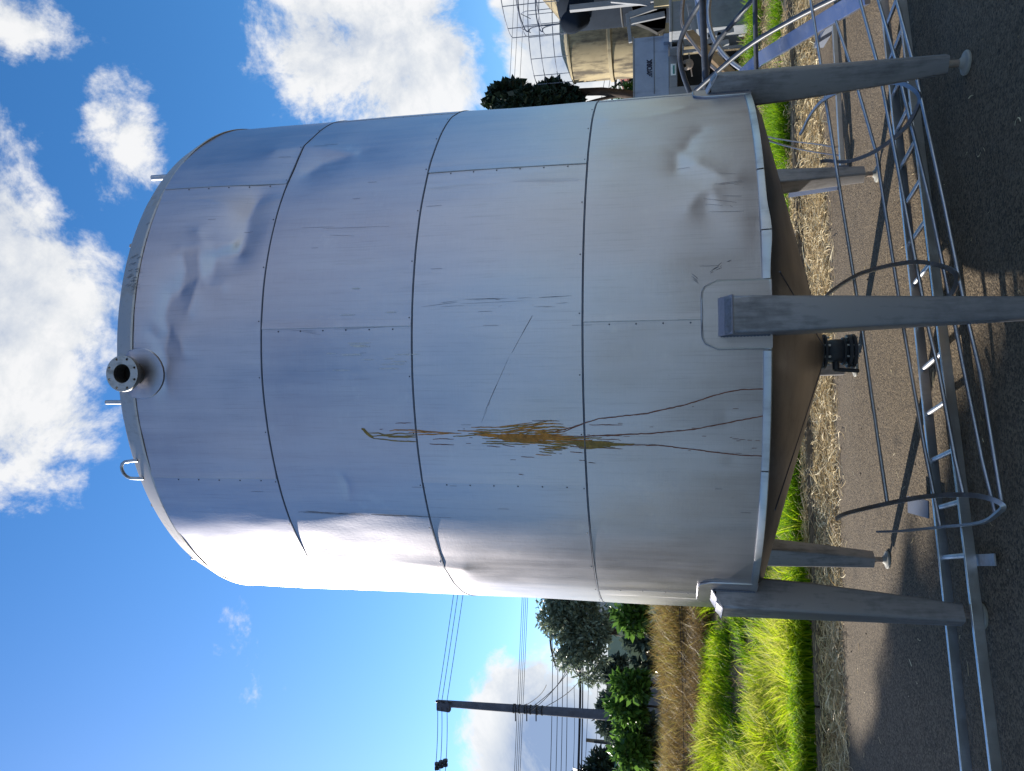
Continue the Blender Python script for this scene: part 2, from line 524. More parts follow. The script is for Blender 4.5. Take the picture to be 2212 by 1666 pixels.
def strips(P, Wd, widths, tone, tone_tip=None):
    """P: (N,rows,3) spine, Wd: (N,3) width direction, widths: (N,rows) -> verts, quads, tone"""
    N, rows, _ = P.shape
    o = Wd[:, None, :] * widths[:, :, None] * .5
    V = np.stack([P - o, P + o], 2).reshape(-1, 3)
    i = np.arange(N)[:, None] * rows * 2 + np.arange(rows - 1)[None] * 2
    Q = np.stack([i, i + 1, i + 3, i + 2], -1).reshape(-1, 4)
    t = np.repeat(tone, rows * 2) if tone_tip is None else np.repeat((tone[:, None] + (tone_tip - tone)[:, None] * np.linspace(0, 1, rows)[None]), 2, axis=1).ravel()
    return V, Q, t

# ------------------------------------------------------------------ ground, verge, kerb
KN = np.array([-.196, .98]); KT = np.array([.98, .196])     # across / along the kerb
KERB = 8.02
def terrain(x, y):
    nd = KN[0] * x + KN[1] * y - KERB
    left = sstep(1.6, -2.2, x)
    z = .13 + left * (.72 * sstep(.8, 5.0, nd) + .5 * sstep(5.0, 8.5, nd)) + (1 - left) * .06 * sstep(.3, 3, nd)
    z = z + (vnoise(x * 1.1, y * 1.1, 3) - .5) * .10 * sstep(0.1, .8, nd) + (vnoise(x * 3.3, y * 3.3, 5) - .5) * .04 * sstep(0.1, .5, nd)
    z = z - .6 * sstep(13, 20, nd) * left
    return z

def build_ground():
    mb = MB()
    mb.add([(-500, -500, 0), (500, -500, 0), (500, 500, 0), (-500, 500, 0)], [(0, 1, 2, 3)])
    tag(mb.build('ground', 'asphalt'), kind='structure', label='worn brown grey asphalt yard under the tank')
    ns = np.concatenate([np.arange(.16, 10, .16), np.geomspace(10, 120, 22)])
    ts = np.concatenate([-np.geomspace(120, 14, 16), np.arange(-13.8, 14, .2), np.geomspace(14, 120, 16)])
    A, B = np.meshgrid(ts, ns, indexing='ij')
    X = A * KT[0] + (B + KERB) * KN[0]; Y = A * KT[1] + (B + KERB) * KN[1]
    V = np.stack([X, Y, terrain(X, Y)], -1).reshape(-1, 3)
    m = len(ns)
    i = (np.arange(len(ts) - 1)[:, None] * m + np.arange(m - 1)[None]).ravel()
    Q = np.stack([i, i + m, i + m + 1, i + 1], -1)
    tag(np_mesh('verge', V, Q, 'dry_soil', smooth=True), kind='structure', label='raised earth verge behind the kerb')
    k = empty('kerb', (0, KERB / .98, 0), 'old concrete kerb half buried in straw', None, None, 'structure')
    proto = None
    for j in range(-14, 15):
        c = KT * (j * 1.0) + KN * (KERB + .08)
        if proto is None:
            mb = MB()
            mb.box((0, 0, .02), (.985, .17, .24))
            me = mb.build('kerb_stone', 'concrete', None, 40, bevel=.018).data
            o = bpy.data.objects['kerb_stone']; proto = o
        else:
            o = proto.copy(); COL.objects.link(o)
        o.parent = k
        dz = random.uniform(-.012, .012)
        o.location = Vector((c[0], c[1], dz)) - WL[k.name]
        o.rotation_euler = (random.uniform(-.015, .015), random.uniform(-.01, .01), math.atan2(KT[1], KT[0]) + random.uniform(-.01, .01))
build_ground()

# ------------------------------------------------------------------ storage tank
TC = Vector((.197, 4.96, 0))
R = 1.55
ZB = [4.178, 3.457, 2.681, 1.875, 1.071]
CREASES = [  # (polyline in (angle, height), width m, depth m)
    ([(18.04, 3.94), (15.24, 3.91), (11.81, 3.93)], .022, -.010),
    ([(17.87, 3.84), (15.66, 3.83), (13.49, 3.81)], .025, .012),
    ([(13.49, 3.81), (14.48, 3.76), (17.45, 3.75), (18.63, 3.63)], .034, -.022),
    ([(18.63, 3.63), (22.5, 3.61), (26.59, 3.62), (30.22, 3.60)], .055, -.022),
    ([(19.45, 3.95), (19.89, 3.87), (18.86, 3.77), (20.37, 3.66)], .03, .012),
    ([(22.83, 3.88), (20.96, 3.83), (20.4, 3.68)], .024, .014),
    ([(13.49, 3.81), (11.63, 3.78), (11.26, 3.69)], .028, .012),
    ([(13.49, 3.81), (12.81, 3.89), (11.03, 3.93)], .035, -.016),
    ([(12.99, 3.83), (9.64, 3.84), (6.62, 3.86)], .02, .010),
    ([(10.05, 3.98), (6.0, 4.0), (2.98, 3.97), (1.77, 4.03), (3.05, 4.07)], .026, -.014),
    ([(2.96, 3.95), (1.69, 3.9), (-0.79, 3.88)], .026, .012),
    ([(2.98, 3.97), (-0.23, 4.0), (-2.22, 3.98), (-5, 4.0), (-7.4, 3.99)], .026, -.014),
    ([(-1.5, 4.06), (-4.42, 4.03), (-8.18, 4.06)], .03, .010),
    ([(42.48, 1.33), (40.15, 1.38), (36.83, 1.41), (35.9, 1.45), (31.61, 1.45)], .035, -.012),
    ([(32.55, 1.36), (30.48, 1.29), (28.58, 1.24), (28.42, 1.19)], .04, .013),
    ([(22.78, 1.40), (25.31, 1.36), (26.51, 1.30), (23.52, 1.27)], .035, .014),
    ([(48.77, 1.79), (49.23, 1.59), (50.83, 1.47), (52.4, 1.4)], .03, .006),
    ([(45.33, 3.61), (46.5, 3.45), (45, 3.3), (43.11, 3.15)], .06, .010),
    ([(38, 3.36), (40.5, 3.30), (43, 3.12)], .07, -.012),
    ([(-24.69, 3.10), (-26.7, 3.08), (-29.35, 3.09)], .010, -.005),
    ([(-46.6, 3.36), (-47.5, 3.0), (-49.0, 2.58)], .05, .004),
]
DENTS = [  # angle, height, half width (m), half height (m), depth
    (14.5, 3.80, .30, .20, -.018), (24.0, 3.63, .25, .12, -.016), (4.0, 3.98, .34, .10, -.012), (-4.5, 4.05, .16, .10, -.012),
    (22.5, 1.30, .13, .11, -.022), (34.0, 1.36, .22, .14, -.012), (18.5, 1.10, .16, .06, -.012), (43, 3.25, .18, .25, -.010), (-13, 1.25, .05, .05, -.005),
    (30, 1.62, .5, .12, -.006), (-40, 3.9, .25, .2, -.004), (-45.5, 4.08, .09, .05, -.008), (50, 2.2, .3, .4, -.006), (-26.8, 3.085, .05, .04, -.003), (-20, 1.22, .04, .04, -.004)]

def seg_dist(px, py, line):
    best = np.full(px.shape, 1e9)
    for (ax, ay), (bx, by) in zip(line[:-1], line[1:]):
        dx, dy = bx - ax, by - ay
        t = np.clip(((px - ax) * dx + (py - ay) * dy) / max(dx * dx + dy * dy, 1e-9), 0, 1)
        best = np.minimum(best, np.hypot(px - ax - t * dx, py - ay - t * dy))
    return best

KA = R * math.pi / 180
def bulge(a, z):
    """how far the dented sheet stands off the true cylinder (a in degrees, arrays)"""
    a = np.asarray(a, float); z = np.asarray(z, float)
    h = (vnoise(a * .055 + 40, z * 1.3 + 9, 1) - .5) * .013 + (vnoise(a * .16 + 11, z * 2.6 + 3, 2) - .5) * .006 + (vnoise(a * .4, z * 6.0, 8) - .5) * .0011
    for ca, cz_, w, hh, d in DENTS:
        q = ((a - ca) * KA / w) ** 2 + ((z - cz_) / hh) ** 2
        h = h + (.50 if cz_ > 2.9 else .18) * d * np.exp(-q * 1.3)
    for line, w, d in CREASES:
        ln = [(p * KA, q) for p, q in line]
        dist = seg_dist(a * KA, z, ln)
        we = w * 1.7
        h = h + math.copysign(.20 if line[0][1] > 2.9 else .10, d) * we * np.exp(-np.sqrt((dist / we) ** 2 + .02))
    return h

def shell_pt(a, z, off=0.0):
    r = R + bulge(np.array([a]), np.array([z]))[0] + off
    return TC + Vector((r * math.sin(R_(a)), -r * math.cos(R_(a)), z))

def build_tank():
    t = empty('storage_tank', TC, 'big dented stainless steel storage tank standing on six tapered legs', 'tank')
    # inner drum behind the sheets, the roof and the cone
    mb = MB(); mb.lathe([(R - .028, 1.06), (R - .028, 4.17)], 72, TC)
    mb.build('inner_drum', 'rubber_black', t, 40)
    mb = MB(); mb.lathe([(1.486, 4.306), (1.47, 4.312), (1.0, 4.375), (.5, 4.42), (.001, 4.44)], 72, TC)
    mb.build('roof', 'trim_steel', t, 30)
    mb = MB(); mb.lathe([(R - .02, 1.075), (R - .02, 1.058), (1.46, 1.014), (.8, .797), (.112, .575), (.001, .575)], 96, TC)
    cone = mb.build('cone_bottom', 'cone_steel', t, 30)
    for a in (-33, -75, 12, 58, 100, 150, 200, 250):
        mb = MB()
        mb.tube([TC + Vector((r * math.sin(R_(a)), -r * math.cos(R_(a)), .575 + .3256 * (r - .112) - .001)) for r in (.13, .8, 1.45)], .004, 6)
        mb.build('weld_seam', 'dull_steel', cone, 60)
    # shell sheets, four courses of six
    for b in range(4):
        z1, z0 = ZB[b] - .004, ZB[b + 1] + .004
        off = 34.5 if b % 2 == 0 else 3.2
        for k in range(6):
            a0, a1 = off - 60 * k - 60 + .025, off - 60 * k - .025
            mid = (a0 + a1) / 2
            mid = (mid + 180) % 360 - 180
            front = abs(mid) < 100
            na, nz = (120, 56) if front else (24, 8)
            aa, zz = np.linspace(a0, a1, na + 1), np.linspace(z0, z1, nz + 1)
            A, Z = np.meshgrid(aa, zz, indexing='ij')
            Aw = (A + 180) % 360 - 180
            rr = R + bulge(Aw, Z)
            # lapped upright edge and lips turned in
            rr = rr + .004 * sstep(1.4, .2, A - a0)
            edge = np.zeros_like(rr)
            edge[:, 0] = edge[:, -1] = -.012; edge[0, :] = edge[-1, :] = -.012
            rr2 = rr + edge
            Z2 = Z.copy()
            A2 = A.copy()
            A2[1, :] = A[0, :] + .002; A2[-2, :] = A[-1, :] - .002
            Z2[:, 1] = Z[:, 0] + .0006; Z2[:, -2] = Z[:, -1] - .0006
            ar = np.radians(A2)
            V = np.stack([rr2 * np.sin(ar) + TC.x, -rr2 * np.cos(ar) + TC.y, Z2], -1).reshape(-1, 3)
            i = (np.arange(na)[:, None] * (nz + 1) + np.arange(nz)[None]).ravel()
            Q = np.stack([i, i + nz + 1, i + nz + 2, i + 1], -1)
            o = np_mesh('shell_panel', V, Q, 'brushed_steel_sheet', parent=t, smooth=True)
            o.data.set_sharp_from_angle(angle=R_(35))
            # upright lap strip with its rivets
            if front:
                mb = MB()
                for zr in np.arange(z0 + .09, z1 - .04, .118):
                    p = shell_pt(a1 + .45 - .9, zr, .0005)
                    n = Vector((math.sin(R_(a1)), -math.cos(R_(a1)), 0))
                    mb.lathe([(.0040, 0), (.003, .0020), (.0001, .0026)], 7, p, n)
                q = mb.build('rivets', 'rivet_dark', o, 60); q['kind'] = 'stuff'
                mb = MB()
                zs = np.linspace(z0, z1, 26)
                mb.tube([shell_pt(a1 + .06, zz_, .0014) for zz_ in zs], .0024, 5)
                mb.build('lap_edge', 'trim_steel', o, 60)
    # girth seams
    for z in ZB[1:4]:
        mb = MB()
        pts = []
        aa = np.linspace(-180, 180, 241)
        rr = R + bulge(aa, np.full_like(aa, z))
        prof = [(-.001, -.0035), (.0022, -.0022), (.0022, .0014), (-.001, .002)]
        vs, fs = [], []
        for j, a in enumerate(aa[:-1]):
            for dr, dz in prof:
                r = rr[j] + dr + .001
                vs.append(TC + Vector((r * math.sin(R_(a)), -r * math.cos(R_(a)), z + dz)))
        n = len(aa) - 1
        for j in range(n):
            for i in range(3):
                fs.append((j * 4 + i, ((j + 1) % n) * 4 + i, ((j + 1) % n) * 4 + i + 1, j * 4 + i + 1))
        mb.add(vs, fs)
        o = mb.build('girth_seam', 'dull_steel', t, 40)
        mb = MB()
        for a in np.arange(-88, 88, 10.3):
            p = shell_pt(a, z + .014, .0005)
            mb.lathe([(.0036, 0), (.0028, .0018), (.0001, .0022)], 7, p, (math.sin(R_(a)), -math.cos(R_(a)), 0))
        q = mb.build('rivets', 'rivet_dark', o, 60); q['kind'] = 'stuff'
    # sloped trim round the roof edge, six pieces that overlap a little
    cuts = [-173, -113, -52.5, -14.2, 33, 78, 127, 187]
    for j, (a0, a1) in enumerate(zip(cuts[:-1], cuts[1:])):
        mb = MB()
        e = .0015 * (j % 2)
        mb.lathe([(R - .008, 4.168), (R + .003 + e, 4.170), (R + .004 + e, 4.181), (1.500 + e, 4.297), (1.490 + e, 4.309), (1.478, 4.309)], 24, TC, a0=a0, a1=a1 + .5)
        mb.build('roof_trim', 'roof_trim_steel', t, 25)
    # bottom rim strip, bent out in places
    cuts = [-180, -120, -60.5, -22, -1.9, 9.4, 17.5, 30, 58, 118, 180]
    for j, (a0, a1) in enumerate(zip(cuts[:-1], cuts[1:])):
        mb = MB()
        n = max(6, int((a1 - a0) / 1.5))
        vs, fs = [], []
        for i in range(n + 1):
            a = a0 + .12 + (a1 - a0 - .24) * i / n
            k = math.exp(-((a - 17.5) / 4.5) ** 2)
            ro = R + .010 + .02 * k + .0015 * (j % 2) + max(0, float(bulge(np.array([a]), np.array([1.1]))[0]))
            for r, z in ((ro - .022, 1.099), (ro - .005, 1.097), (ro - .003, 1.092), (ro + .000, 1.066 - .012 * k), (ro - .02, 1.062 - .012 * k)):
                vs.append(TC + Vector((r * math.sin(R_(a)), -r * math.cos(R_(a)), z)))
        for i in range(n):
            for q in range(4):
                fs.append((i * 5 + q, (i + 1) * 5 + q, (i + 1) * 5 + q + 1, i * 5 + q + 1))
        mb.add(vs, fs)
        mb.build('rim_strip', 'trim_steel', t, 30)
    # legs with their pads
    def cross(yo, yi, w, z, r=.014):
        pts = []
        hw = w / 2
        for sx, y, sg in ((1, yo, 1), (1, yi, -1), (-1, yi, -1), (-1, yo, 1)):
            corner = Vector((sx * (hw - r), y + sg * r, z))
            st = {(1, 1): -90, (1, -1): 0, (-1, -1): 90, (-1, 1): 180}[(sx, sg)]
            for q in range(4):
                an = R_(st + 30 * q)
                pts.append(corner + Vector((math.cos(an) * r, math.sin(an) * r, 0)))
        return pts
    def leg_mesh():
        mb = MB()
        lv = [(1.262, -1.62, -1.535, .160), (1.237, -1.648, -1.51, .160), (1.09, -1.647, -1.475, .156), (.8, -1.647, -1.49, .137), (.45, -1.646, -1.52, .112), (.125, -1.646, -1.553, .091), (.098, -1.646, -1.555, .090)]
        vs, fs = [], []
        for z, yo, yi, w in lv:
            vs += cross(yo, yi, w, z)
        n = 16
        for i in range(len(lv) - 1):
            fs += [(i * n + j, i * n + (j + 1) % n, (i + 1) * n + (j + 1) % n, (i + 1) * n + j) for j in range(n)]
        fs += [tuple(range(n)), tuple(reversed(range((len(lv) - 1) * n, len(lv) * n)))]
        mb.add(vs, fs)
        return mb
    first = None
    for a in (3.4, 63, 125, -177, -117, -56.5):
        rot = Matrix.Rotation(R_(a), 3, 'Z')
        if first is None:
            base = leg_mesh()
            for i in range(len(base.v)): base.v[i] = base.v[i] + TC
            leg = base.build('leg', 'leg_steel', t, 40)
            mb = MB(); mb.add([Vector(q) + TC for q in ((-.083, -1.653, 1.233), (.083, -1.653, 1.233), (.083, -1.545, 1.293), (-.083, -1.545, 1.293), (-.083, -1.651, 1.228), (.083, -1.651, 1.228), (.083, -1.54, 1.288), (-.083, -1.54, 1.288))],
                              [(0, 1, 2, 3), (7, 6, 5, 4), (0, 4, 5, 1), (1, 5, 6, 2), (2, 6, 7, 3), (3, 7, 4, 0)])
            cap = mb.build('cap_plate', 'cap_steel', leg)
            mb = MB(); mb.tube([TC + Vector((0, -1.6, .10)), TC + Vector((0, -1.6, .02))], .019, 12)
            stem = mb.build('foot_stem', 'rusty_steel', leg, 40)
            mb = MB(); mb.lathe([(.02, .040), (.035, .022), (.058, .016), (.062, .010), (.060, .0005)], 24, TC + Vector((0, -1.6, 0)))
            pad = mb.build('foot_pad', 'pad_white', leg, 40)
            mb = MB()
            rows = []
            L0, L1, ZT = -5.45, 5.45, 1.352
            for i in range(13):
                u = L0 + (L1 - L0) * i / 12
                e = max(0, abs(u) - 3.1) / 2.35
                zt = ZT - .065 * (1 - math.sqrt(max(0, 1 - e * e)))
                rows.append((u, zt))
            vs, fs = [], []
            for u, zt in rows:
                for r, z in ((R - .004, 1.06), (R + .010, 1.06), (R + .010, zt - .004), (R + .004, zt), (R - .006, zt + .001)):
                    vs.append(TC + Vector((r * math.sin(R_(u)), -r * math.cos(R_(u)), z)))
            for i in range(12):
                for q in range(4): fs.append((i * 5 + q, (i + 1) * 5 + q, (i + 1) * 5 + q + 1, i * 5 + q + 1))
            fs += [(0, 1, 2, 3, 4), tuple(60 + q for q in (4, 3, 2, 1, 0))]
            mb.add(vs, fs)
            bead = [(L0, 1.065)] + rows + [(L1, 1.065)]
            pads = mb.build('pad_plate', 'brushed_steel_sheet', t, 30)
            mb = MB()
            mb.tube([TC + Vector(((R + .006) * math.sin(R_(u)), -(R + .006) * math.cos(R_(u)), z)) for u, z in bead], .0055, 6)
            bd = mb.build('pad_bead', 'trim_steel', pads, 60)
            mb = MB()
            for sx in (-1, 1):
                pp = []
                for k in range(30):
                    zz = 1.07 + .205 * k / 29
                    hw_ = (.156 + .004 * (zz - 1.09) / .147) / 2 + .001
                    pp.append(TC + Vector((sx * (hw_ + .0012 * (k % 2)), -math.sqrt((R + .012) ** 2 - hw_ ** 2), zz)))
                mb.tube(pp, [.0042 + .0016 * (k % 2) for k in range(30)], 6)
            wb = mb.build('weld_bead', 'dull_steel', leg, 60); wb['kind'] = 'stuff'
            first = (leg, cap, stem, pad, pads, bd, wb)
            lg, pl = leg, pads
        else:
            lg = first[0].copy(); COL.objects.link(lg); lg.parent = t
            for q in first[1:4] + first[6:]:
                w = q.copy(); COL.objects.link(w); w.parent = lg
            pl = first[4].copy(); COL.objects.link(pl); pl.parent = t
            w = first[5].copy(); COL.objects.link(w); w.parent = pl
        lg.rotation_euler = (0, 0, R_(a))
        pl.rotation_euler = (0, 0, R_(a + .5))
    # outlet valve under the cone
    v0 = TC + Vector((0, 0, 0))
    val = None
    mb = MB(); mb.lathe([(.062, .56), (.062, .535), (.070, .525), (.074, .49), (.074, .455), (.062, .44), (.062, .425)], 28, v0)
    val = mb.build('outlet_valve', 'valve_black', t, 40)
    for z0, z1, r in ((.585, .566, .105), (.562, .545, .105), (.452, .436, .085), (.425, .402, .102), (.398, .378, .104)):
        mb = MB(); mb.lathe([(.03, z0), (r - .004, z0), (r, z0 - .003), (r, z1 + .003), (r - .004, z1), (.03, z1)], 32, v0, close=True)
        mb.build('flange', 'valve_black', val, 40)
    for k in range(8):
        a = R_(22.5 + 45 * k)
        for rb, zs, rad in ((.09, (.600, .530), .007), (.088, (.437, .366), .006)):
            mb = MB()
            mb.tube([v0 + Vector((rb * math.sin(a), -rb * math.cos(a), z)) for z in zs], rad, 6)
            mb.build('bolt', 'flange_steel', val, 60)
    mb = MB(); mb.tube([v0 + Vector((-.06, -.02, .49)), v0 + Vector((-.115, -.03, .49))], .02, 10); mb.tube([v0 + Vector((-.112, -.03, .50)), v0 + Vector((-.122, -.03, .36))], .012, 8)
    mb.build('valve_handle', 'valve_black', val, 50)
    # flanged nozzle high on the front
    nx, nz = .072, 4.165
    mb = MB()
    mb.lathe([(.050, 0), (.056, 0), (.056, .212), (.050, .212)], 32, (nx, 3.55, nz), (0, -1, 0), close=True)
    nozzle = mb.build('nozzle', 'flange_steel', t, 40)
    cu = bpy.data.curves.new('flange_outline', 'CURVE'); cu.dimensions = '2D'; cu.fill_mode = 'BOTH'; cu.extrude = .011; cu.bevel_depth = .0015; cu.resolution_u = 6
    def circ(x, y, r, n):
        sp = cu.splines.new('POLY'); sp.points.add(n - 1)
        for j in range(n):
            sp.points[j].co = (x + r * math.cos(2 * math.pi * j / n), y + r * math.sin(2 * math.pi * j / n), 0, 1)
        sp.use_cyclic_u = True
    circ(0, 0, .089, 40); circ(0, 0, .049, 28)
    for k in range(8):
        a = R_(22.5 + 45 * k); circ(.0765 * math.cos(a), .0765 * math.sin(a), .0078, 10)
    tmp = bpy.data.objects.new('flange_outline', cu); COL.objects.link(tmp)
    dg = bpy.context.evaluated_depsgraph_get()
    me = bpy.data.meshes.new_from_object(tmp.evaluated_get(dg))
    bpy.data.objects.remove(tmp); bpy.data.curves.remove(cu)
    me.transform(Matrix.Translation(Vector((nx, 3.335, nz)) - TC) @ Matrix.Rotation(R_(90), 4, 'X'))
    me.name = 'flange'
    fl = link_mesh('flange', me, None, nozzle); me.materials.clear(); me.materials.append(MATS['flange_steel'])
    mb = MB(); mb.lathe([(.052, 0), (.052, .16)], 32, (nx, 3.5, nz), (0, -1, 0)); mb.lathe([(.001, 0), (.055, 0)], 32, (nx, 3.40, nz), (0, -1, 0))
    mb.build('bore', 'rubber_black', nozzle, 40)
    mb = MB()
    vs = []; fs = []
    n = 28
    ac = math.degrees(math.atan2(nx - TC.x, R))
    for ring, (rad, lift) in enumerate(((.05, .006), (.128, .0055), (.132, .002), (.133, -.012))):
        for j in range(n):
            an = 2 * math.pi * j / n
            zz = nz - .035 + rad * math.sin(an); a = ac + rad * math.cos(an) / KA
            if zz > 4.179:
                k = min(zz, 4.30); rr = R + .008 - (k - 4.179) * .55; zz = k
            else:
                rr = R + float(bulge(np.array([a]), np.array([zz]))[0])
            rr += lift
            vs.append(TC + Vector((rr * math.sin(R_(a)), -rr * math.cos(R_(a)), zz)))
    for q in range(3):
        fs += [(q * n + j, q * n + (j + 1) % n, (q + 1) * n + (j + 1) % n, (q + 1) * n + j) for j in range(n)]
    mb.add(vs, fs); mb.build('reinforcing_plate', 'brushed_steel_sheet', nozzle, 35)
    # pipes, lifting lugs, lid and grab handle on the roof edge
    def rim(a, r, z): return TC + Vector((r * math.sin(R_(a)), -r * math.cos(R_(a)), z))
    for a, h, r_, lab in ((-10.6, .115, .0115, None), (43.5, .115, .016, None), (-56.5, .05, .014, None)):
        mb = MB(); mb.lathe([(r_ - .003, 0), (r_, 0), (r_, h), (r_ - .003, h)], 16, rim(a, 1.475, 4.295), close=True)
        mb.build('vent_pipe', 'tube_steel', t, 40)
    for a in (23.5, -36.5):
        p = rim(a, 1.44, 4.315); tg_ = Vector((math.cos(R_(a)), math.sin(R_(a)), 0))
        mb = MB(); mb.prism([p - tg_ * .03, p + tg_ * .03, p + Vector((0, 0, .045)) + tg_ * .008, p + Vector((0, 0, .045)) - tg_ * .008], Vector((math.sin(R_(a)), -math.cos(R_(a)), 0)) * .008)
        mb.build('lifting_lug', 'rusty_steel', t)
    mb = MB(); mb.lathe([(.06, 0), (.058, .022), (.035, .036), (.001, .04)], 20, rim(-13.5, 1.40, 4.30)); mb.build('roof_lid', 'flange_steel', t, 50)
    mb = MB()
    p0, p1 = rim(-22.6, 1.515, 4.262), rim(-26.8, 1.515, 4.262)
    o_ = Vector((math.sin(R_(-24.7)), -math.cos(R_(-24.7)), 0)) * .012 + Vector((0, 0, .105))
    pts = [p0]
    for k in range(9):
        u = k / 8
        pts.append(p0.lerp(p1, .5 + .5 * (-math.cos(math.pi * u)) * .98) + o_ * (.35 + .65 * math.sin(math.pi * u) ** .6))
    pts.append(p1)
    mb.tube(pts, .0085, 10); mb.build('grab_handle', 'tube_steel', t, 60)
    return t
TANK = build_tank()

def surface_ribbon(mb, pts, w):
    """thin film of dried liquid or a scuff lying on the tank sheet; pts (angle, height), w width list"""
    n = len(pts)
    fs = []
    P = np.array(pts, float)
    D = np.vstack([P[1:2] - P[:1], P[2:] - P[:-2], P[-1:] - P[-2:-1]])
    dx, dz = D[:, 0] * KA, D[:, 1]
    L = np.maximum(np.hypot(dx, dz), 1e-6)
    hw = np.array(w, float) / 2
    ox, oz = -dz / L * hw, dx / L * hw
    A = np.stack([P[:, 0] + ox / KA, P[:, 0], P[:, 0] - ox / KA], 1)
    Z = np.stack([P[:, 1] + oz, P[:, 1], P[:, 1] - oz], 1)
    rr = R + bulge(A, Z) + np.array([.0016, .0024, .0016])[None]
    ar = np.radians(A)
    vs = np.stack([TC.x + rr * np.sin(ar), TC.y - rr * np.cos(ar), Z], -1).reshape(-1, 3).tolist()
    for i in range(n - 1):
        fs += [(i * 3, i * 3 + 1, i * 3 + 4, i * 3 + 3), (i * 3 + 1, i * 3 + 2, i * 3 + 5, i * 3 + 4)]
    mb.add(vs, fs)

def wander(a, z0, z1, w, amp=.12, drift=0.0):
    n = max(4, int((z0 - z1) / .02))
    pts, ww = [], []
    x = a
    v = 0
    for i in range(n + 1):
        u = i / n
        if random.random() < .35: v = random.uniform(-amp, amp)
        x += v * .35 + drift / n
        pts.append((x, z0 + (z1 - z0) * u)); ww.append(w * (.35 + .65 * math.sin(math.pi * (.08 + .84 * u)) ** .5) * random.uniform(.8, 1.2))
    return pts, ww

def interp_line(line, w, jit=.05):
    pts, ww = [], []
    for (a0, z0), (a1, z1) in zip(line[:-1], line[1:]):
        n = max(2, int(abs(z1 - z0) / .015))
        for i in range(n):
            u = i / n
            pts.append((a0 + (a1 - a0) * u + random.uniform(-jit, jit), z0 + (z1 - z0) * u)); ww.append(w * random.uniform(.75, 1.25))
    pts.append(line[-1]); ww.append(w * .7)
    return pts, ww

